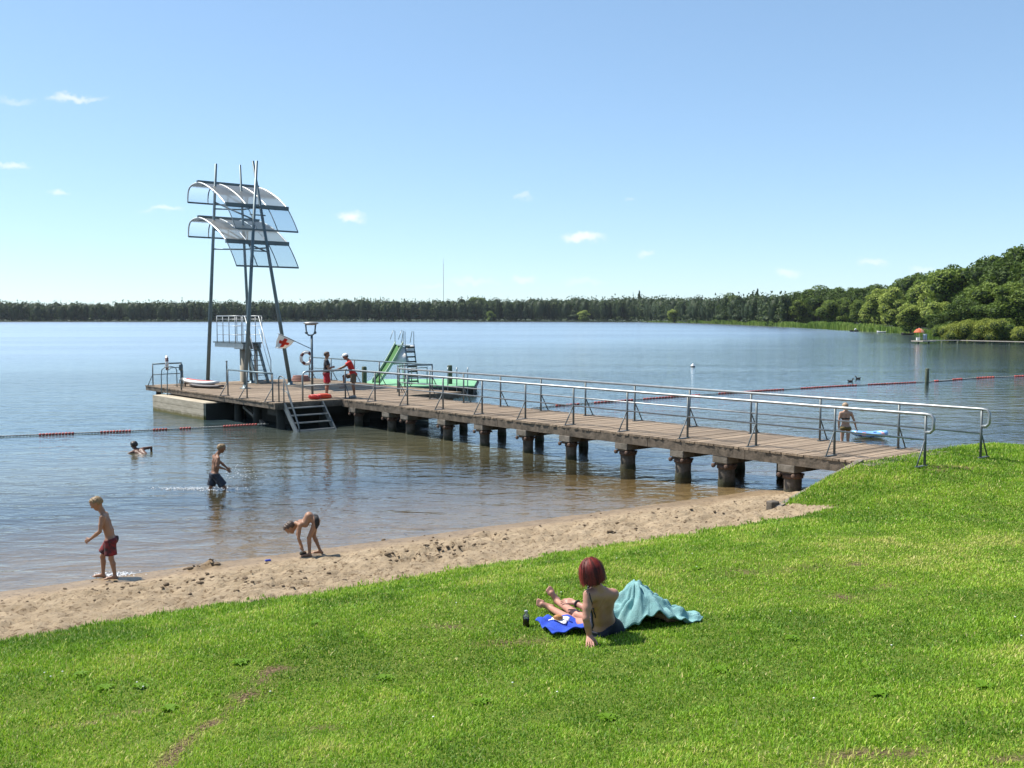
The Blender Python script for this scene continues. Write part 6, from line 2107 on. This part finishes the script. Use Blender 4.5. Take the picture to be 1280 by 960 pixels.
# shoes
T_, LIM_, Hd_, fr_, A_ = body_prims(J, .97)
for K in 'LR':
    f1, lo1, hi1 = union_fn([(a, b, ra + .012, rb + .014, .03) for a, b, ra, rb, k in LIM_['foot' + K][:3]] + [(A_['an' + K] + (A_['to' + K] - A_['an' + K]) * .7, A_['to' + K], .034, .028, .02)])
    mesh_part('shoe', f1, lo1, hi1, .011, cloth_m('grey_shoe', (.25, .25, .24)), lg)

# ---- woman standing in the lake beyond the jetty, seen from behind, with an air mattress
pw = at_z(1056.5, 551.5, 0); r6 = np.array([pw[0], pw[1], -.42])
g = frame(r6, (.12, 1))
o = .42
J = dict(head=g(.03, .01, o + 1.115), neck=g(.0, 0, o + .965), look=g.v(.9, -.3, -.15), shL=g(-.02, .165, o + .905), shR=g(0, -.165, o + .905),
         elL=g(-.03, .215, o + .64), wrL=g(.08, .19, o + .42), elR=g(.03, -.27, o + .66), wrR=g(.08, -.345, o + .42), hdR=g.v(.15, -.35, -.6), curlR=.6,
         waist=g(0, 0, o + .62), hiL=g(0, .085, o + .43), hiR=g(0, -.085, o + .43), knL=g(.02, .10, .46), anL=g(-.03, .10, .07), toL=g(.14, .12, .02), knR=g(.03, -.09, .46), anR=g(-.0, -.09, .07), toR=g(.17, -.11, .02))
person('woman in a bikini standing in the lake with her back turned behind the jetty', J, .93, PALE, r6, .010, .93, fem=True, hk=.97, hair=short_hair(.018, back=-.10), hair_mat=HAIR_FAIR,
       clothes=[('bikini_bottom', briefs(.010, .05), cloth_m('olive_cloth', (.16, .12, .03), (.10, .07, .02), 10)), ('bikini_top', band(-.19, .022), cloth_m('black_band', (.02, .016, .016)))])
am = thing('air_mattress', 'blue patterned air mattress floating beside the bikini woman beyond the jetty', 'air mattress', tuple(at_z(1088, 546, 0)))
a0 = np.array(at_z(1067, 546.5, 0)); a1 = np.array(at_z(1107, 547.0, 0)); dr = nrm(a1 - a0); sd_ = np.array([-dr[1], dr[0], 0]); ln = np.linalg.norm(a1 - a0)
q = MB(); N = 26
q.tube([(a0 + a1) / 2 + dr * math.cos(t) * ln * .5 + sd_ * math.sin(t) * .28 + np.array([0, 0, .10 + .06 * math.cos(t) ** 2]) for t in np.linspace(0, 2 * math.pi, N, endpoint=False)], .08, 10, closed=True)
for k in range(len(q.f)): q.mi[k] = 1 if ((k // 10) % 3 == 1 and (k % 10) < 6) else (2 if ((k // 10) % 5 == 2 and (k % 10) > 6) else 0)
q.build('ring_tube', [mat('mattress_blue', (.20, .42, .72), .3), mat('mattress_dark_blue', (.03, .07, .30), .3), mat('mattress_pink', (.7, .40, .42), .3)], am, recalc=False)
G = [[(a0 + a1) / 2 + dr * u_ * ln * .42 + sd_ * v_ * .22 + np.array([0, 0, .08 + .04 * math.cos(v_ * 9)]) for v_ in np.linspace(-1, 1, 9)] for u_ in np.linspace(-1, 1, 7)]
MB().sheet(G, .04).build('floor', mat('mattress_pale', (.55, .68, .80), .3), am)

# ---- woman sitting on the lawn
gz = lambda x, y: float(H(x, y, True))
def gd(px, py, d, up=None):
    p = np.array(at_d(px, py, d))
    if up is not None: p[2] = gz(p[0], p[1]) + up
    return p
rs = gd(757, 793, 9.55, 0.0)
Fw = nrm(np.array([-.45, .9, 0])); Lw = np.array([-Fw[1], Fw[0], 0])
an1 = gd(688, 763, 10.30, .055); an2 = gd(696, 756, 10.42, .10)
hnd = gd(737, 806, 9.14, .03)
J = dict(head=gd(738.5, 716.5, 9.22), neck=gd(747, 736, 9.26), look=nrm(np.array([-.62, .75, -.18])), hup=np.array([-.12, .0, 1.0]),
         shL=gd(735, 743, 9.17), shR=gd(767.5, 742.5, 9.36), waist=gd(753, 770, 9.44),
         hiL=gd(746.5, 786, 9.50), hiR=gd(768, 785.5, 9.60),
         knL=gd(717, 777, 9.88), knR=gd(722, 769, 10.02), anL=an1, anR=an2,
         toL=an1 + np.array([-.125, .03, .05]) , toR=an2 + np.array([-.085, .03, .12]),
         elL=gd(732.5, 773, 9.10), wrL=hnd + np.array([.0, .02, .045]), hdL=np.array([-.02, -.75, -.30]), pnL=np.array([-.1, -.3, 1.0]), thL=np.array([1.0, 0, 0]), curlL=.12,
         elR=gd(741, 765, 9.85), wrR=gd(719, 753.5, 10.05), hdR=np.array([-.9, .25, .10]), pnR=np.array([.0, -.5, .8]), thR=np.array([-.3, .1, 1]), curlR=.35)
sit = person('woman with a dark red bob sitting on the lawn leaning on one arm', J, .95, (.43, .215, .155), rs, .0065, .93, fem=True, hk=.97, hair=bob_hair, hair_mat=HAIR_RED,
             clothes=[('swimsuit', suit, cloth_m('navy_swim_cloth', (.016, .018, .032)))])
# loose strands over the bob
_c = np.array(J['head']); _f = nrm(J['look']); _sd = nrm(np.cross(_f, J['hup'])); _hu = np.cross(_sd, _f); rh = np.random.default_rng(2)
V_ = []; F_ = []; R_ = []
for _ in range(3000):
    a = rh.uniform(-2.35, 2.35); lock = math.sin(a * 7 + 1) + .6 * math.sin(a * 17); th1 = 2.08 + .11 * lock + rh.normal(0, .13); n_ = 7; wob = rh.normal(0, .16); lift = max(-.006, .0105 * lock * .6 + rh.normal(.004, .008)) + (.02 * rh.random() if rh.random() < .06 else 0); th0 = rh.uniform(.05, .9)
    pts = []
    for i in range(n_):
        t = i / (n_ - 1); th = th0 + (th1 - th0) * t; aa = a + wob * t + .05 * math.sin(5 * t + a * 9)
        rad = .103 + lift + .030 * t * t * rh.uniform(.1, 1) ; out = math.sin(min(th, 1.75)) * rad * (.93 if th < 1.75 else .95 - .12 * (th - 1.75))
        d_ = -_f * math.cos(aa) * 1.02 + _sd * math.sin(aa)
        pts.append(_c - _f * .012 + _hu * (.024 + math.cos(th) * (rad + (.035 if th > 1.57 else 0))) + d_ * out)
    w_ = rh.uniform(.0012, .0035); shade = min(1, max(0, .45 + .25 * lock + rh.normal(0, .25)))
    for i in range(n_):
        dd = nrm(pts[min(i + 1, n_ - 1)] - pts[max(i - 1, 0)]); sn_ = nrm(np.cross(dd, pts[i] - _c)) * w_ * (1 - .7 * i / n_)
        V_ += [pts[i] - sn_, pts[i] + sn_]; R_ += [shade] * 2
        if i: b_ = len(V_) - 4; F_.append((b_, b_ + 1, b_ + 3, b_ + 2))
_off = np.array(origin_of(sit))
link_mesh('hair', np_mesh('hair_strands', np.array(V_) - _off, np.array(F_), {'rnd': np.array(R_)}, True), mat('red_strands', (.15, .014, .009), .6, rnd=.9), sit)
wrR = J['wrR']; ax = nrm(J['wrR'] - J['elR']); s1 = nrm(np.cross(ax, [0, 0, 1])); s2 = np.cross(ax, s1)
MB().tube([wrR - ax * .03 + (s1 * math.cos(t) + s2 * math.sin(t)) * .034 for t in np.linspace(0, 6.283, 14, endpoint=False)], .010, 6, closed=True).build('bracelet', M_BLACK, sit)
# shoulder strap down the side of the back, laid on the skin
from mathutils.bvhtree import BVHTree
_b = [c_ for c_ in sit.children if c_.name.startswith('body')][0].data
_o = Vector(origin_of(sit)); _t = BVHTree.FromPolygons([v.co + _o for v in _b.vertices], [tuple(p_.vertices) for p_ in _b.polygons])
_a0 = Vector(at_d(738.5, 739, 9.05)); _a1 = Vector(at_d(741, 778, 9.28)); _pts = []
for i in range(14):
    loc, nr, _, _ = _t.find_nearest(_a0.lerp(_a1, i / 13)); _pts.append(loc + nr * .003)
MB().tube(_pts, .0055, 6).build('strap', MATS['navy_swim_cloth'], sit)
# ---- companion lying behind her with raised knees
h1 = gd(782, 780, 9.82, .05); h2 = gd(786, 778, 9.98, .05)
J2 = dict(head=gd(746, 760, 10.62, .13), neck=gd(752, 762, 10.48, .10), look=np.array([.2, -.35, 1.0]), hup=np.array([-.5, .8, .1]),
          shL=gd(764, 762, 10.52, .10), shR=gd(748, 765, 10.30, .10), waist=gd(768, 771, 10.08, .11), hiL=h2, hiR=h1,
          knL=gd(806, 759, 9.98), knR=gd(799, 757, 9.80), anL=gd(838, 770, 9.95, .06), anR=gd(834, 775, 9.72, .06), toL=gd(848, 772, 9.93, .03), toR=gd(845, 777, 9.74, .03),
          elL=gd(780, 766, 10.5, .06), wrL=gd(786, 772, 10.3, .06), elR=gd(750, 770, 10.12, .06), wrR=gd(758, 775, 9.97, .10))
person('companion lying behind the seated woman, knees under the turquoise towel', J2, .95, TAN, gd(779, 782, 9.8, 0), .009, .95, hair=short_hair(.014), hair_mat=HAIR_DARK,
       clothes=[('trunks', shorts(.5, .015, .01), cloth_m('dark_trunks', (.02, .025, .05)))])

# ---- towels, snack, bottle
def drape():
    xs = np.linspace(.985, 1.86, 120); ws = np.linspace(-1, 1, 80)
    hx = [(.95, .10), (1.02, .16), (1.10, .22), (1.17, .31), (1.23, .375), (1.29, .37), (1.35, .29), (1.42, .225), (1.50, .17), (1.58, .12), (1.66, .075), (1.76, .04), (1.9, .025)]
    G = np.zeros((120, 80, 3))
    k1 = J2['knR']; k2 = J2['knL']
    for i, x in enumerate(xs):
        yc = 9.86 - .14 * (x - 1.2)
        pk = np.interp(x, [a for a, _ in hx], [b for _, b in hx])
        for j, w in enumerate(ws):
            wid = np.interp(x, [.98, 1.1, 1.25, 1.4, 1.55, 1.7, 1.86], [.30, .33, .36, .31, .27, .22, .13])
            y = yc + w * wid
            fall = abs(w) ** 2.2
            edge = np.interp(x, [.98, 1.15, 1.24, 1.31, 1.38, 1.5, 1.86], [.02, .02, .05, .16, .12, .05, .015]) if w < 0 else .03
            hgt = pk * (1 - fall) + edge * fall
            an = math.atan2(w * .36, (x - 1.25))
            rr = math.hypot(w * .36, x - 1.25)
            fold = .034 * math.sin(an * 11 + 2.2 * math.sin(an * 3)) * min(1, rr / .12) + .020 * math.sin(x * 46 + w * 9 + 2 * math.sin(w * 5)) * min(1, rr / .2) + .03 * float(fbm(x * 9, y * 9, 71, 3)) + .022 * (float(abs(vnoise(an * 2.6 + rr * 2, rr * 7, 73))) - .12) * 2 + .010 * (abs(float(vnoise(x * 34 + w * 3, w * 5 - x * 9, 75))) - .1) * 2
            fold *= min(1, hgt / .06)
            xx = x + .02 * math.sin(w * 6 + x * 9)
            G[i, j] = (xx, y - .04 * fall * (1 if w < 0 else -1) * 0, gz(xx, y) + hgt + fold + .012)
    return G
o = MB().sheet(drape(), .010).build('beach_towel', mat('turquoise_terry', (.16, .33, .335), .95, col2=(.25, .44, .44), var=.8, vscale=9, bump=.5, bscale=120), recalc=False)
tag(o, 'turquoise beach towel draped over the raised knees beside the seated woman', 'towel')
# end of a white towel spilling past the feet
c4 = [gd(669, 796, 9.80), gd(700, 786.5, 10.02), gd(748, 797, 9.55), gd(690, 807, 9.38)]
q = MB(); G = np.zeros((24, 24, 3))
for i in range(24):
    for j in range(24):
        a, b = i / 23, j / 23
        p = (c4[0] * (1 - a) + c4[1] * a) * (1 - b) + (c4[3] * (1 - a) + c4[2] * a) * b
        p[0] += .012 * math.sin(7 * b + 2 * a); p[1] += .012 * math.sin(6 * a)
        p[2] = float(base_z(p[0], p[1])) + .065 + .05 * float(fbm(p[0] * .5, p[1] * .5, 21, 3)) + .016 * math.sin(5 * a + 11 * b) + .012 * math.sin(17 * a - 6 * b)
        G[i, j] = p
o = q.sheet(G, .010).build('blue_towel', mat('royal_blue_terry', (.016, .055, .42), .95, col2=(.03, .09, .52), var=.8, vscale=16, bump=.5, bscale=120), recalc=False); tag(o, 'royal blue towel spread flat on the grass at the side of the seated woman', 'towel')
def on_towel(px, py, d):
    p = np.array(at_d(px, py, d)); p[2] = float(base_z(p[0], p[1])) + .080 + .05 * float(fbm(p[0] * .5, p[1] * .5, 21, 3)); return p
c = on_towel(699, 793.5, 9.72)
sn = thing('snack', 'golden pastry on crumpled white paper lying on the royal blue towel', 'snack', tuple(c))
G = [[c + np.array([(a - .5) * .17 + (b - .5) * .05, (b - .5) * .13 - (a - .5) * .05, .012 + .018 * math.sin(5 * a + 4 * b) * math.cos(6 * b)]) for b in np.linspace(0, 1, 9)] for a in np.linspace(0, 1, 9)]
MB().sheet(G, .003).build('paper', M_WHITE, sn)
MB().ball(c + np.array([-.012, -.012, .036]), .04, 14, sc=(1.25, .8, .7)).build('pastry', mat('golden_crust', (.48, .22, .06), .6, col2=(.30, .12, .03), var=1, vscale=40), sn)
c = gd(657.5, 796, 9.80, 0.0)
bt = thing('bottle', 'small clear bottle of dark drink standing in the grass left of the blue towel', 'bottle', tuple(c))
MB().lathe([(.030, .0), (.033, .01), (.033, .085), (.031, .09)], c, 18).build('dark_drink', mat('cola', (.016, .009, .006), .15), bt)
MB().lathe([(.0325, .088), (.033, .10), (.028, .118), (.014, .135), (.013, .15)], c, 18).build('clear_neck', glass_mat('clear_plastic', (.9, .92, .92), .75, (.7, .72, .72)), bt)
MB().lathe([(.016, .146), (.016, .163), (.013, .165)], c, 14).build('cap', mat('grey_cap', (.35, .36, .38), .4), bt)
# small blue toy at the water edge and a scrap of litter
c = ground_pt(335, 702, True); o = MB().box((c[0], c[1], c[2] + .02), (.10, .05, .03), .5).build('toy_scoop', mat('toy_blue', (.02, .04, .30), .4), bevel=.012); tag(o, 'tiny blue plastic toy lying at the water edge', 'toy')

# ---- clods of damp sand dug up by children
rc = np.random.default_rng(9); q = MB()
for (a, b, n, sx, sy) in ((545, 689, 30, .33, .12), (515, 698, 20, .3, .1), (575, 684, 26, .25, .1), (532, 694, 40, .7, .16), (262, 709, 14, .10, .04), (243, 713, 10, .15, .05), (600, 669, 8, .25, .05), (470, 700, 14, .3, .1), (180, 735, 60, 1.2, .5), (700, 665, 60, 1.6, .5), (350, 725, 60, 1.2, .5), (850, 640, 40, 1.2, .4)):
    p = ground_pt(a, b)
    for _ in range(n):
        x = p[0] + rc.normal(0, sx); y = p[1] + rc.normal(0, sy); r = rc.uniform(.008, .034) * (1.5 if rc.random() < .12 else 1)
        q.ball((x, y, gz(x, y) + r * .25), r, 7, sc=(rc.uniform(.8, 1.5), rc.uniform(.7, 1.2), rc.uniform(.4, .7)))
V_ = np.array(q.v); V_ += .012 * np.stack([vnoise(V_[:, 0] * 60, V_[:, 2] * 60 + V_[:, 1] * 40, 1), vnoise(V_[:, 1] * 60, V_[:, 2] * 60, 2), vnoise(V_[:, 0] * 60, V_[:, 1] * 60, 3)], 1); q.v = [tuple(v) for v in V_]
o = q.build('sand_clods', mat('damp_sand', (.19, .135, .08), .95, col2=(.08, .055, .032), var=1, vscale=12, bump=.6, bscale=60), recalc=False); tag(o, 'dark clods of damp sand dug up near the water line of the beach', 'sand clods', kind='stuff')

# ---- splashes
rngs = np.random.default_rng(3)
def splash(name, label, pts):
    V = []; F = []
    q = MB()
    for (c, n, sx, sy, hz) in pts:
        for _ in range(n):
            p = (c[0] + rngs.normal(0, sx), c[1] + rngs.normal(0, sy), abs(rngs.normal(0, hz)))
            q.ball(p, rngs.uniform(.003, .010), 6, sc=(1.8, 1.3, .6))
    o = q.build(name, mat('white_foam', (.85, .88, .9), .25), recalc=False); tag(o, label, 'splash', kind='stuff')
c1 = at_z(272, 612, 0); c2 = at_z(238, 611, 0); c3 = at_z(300, 598, 0)
splash('water_splash', 'white spray and foam trailing in the water behind the wading boy', [(c1, 200, .25, .14, .02), (c2, 330, .42, .12, .012), (c3, 90, .22, .12, .18)])
c1 = at_z(136, 720, 0); c2 = at_z(152, 719, 0)
splash('foot_splash', 'small white splashes of water around the feet of the walking boy', [(c1, 120, .12, .06, .02), (c2, 100, .12, .05, .02)])
# ================================================================== summer air: far things fade slightly to blue
HAZE = 0.00005
q = MB(); q.box((0, 950, 90), (3900, 2100, 210))
me_ = bpy.data.meshes.new('haze'); me_.from_pydata(q.v, [], q.f)
hz = bpy.data.materials.new('summer_haze'); hz.use_nodes = True
nt = hz.node_tree; nt.nodes.clear()
out = nd(nt, 'ShaderNodeOutputMaterial'); pv = nd(nt, 'ShaderNodeVolumePrincipled')
pv.inputs['Color'].default_value = (0.80, 0.88, 0.97, 1); pv.inputs['Density'].default_value = HAZE
pv.inputs['Anisotropy'].default_value = 0.2
nt.links.new(pv.outputs[0], out.inputs['Volume'])
o = link_mesh('haze', me_, hz); o['kind'] = 'stuff'; o['label'] = 'thin bluish summer haze over the lake'
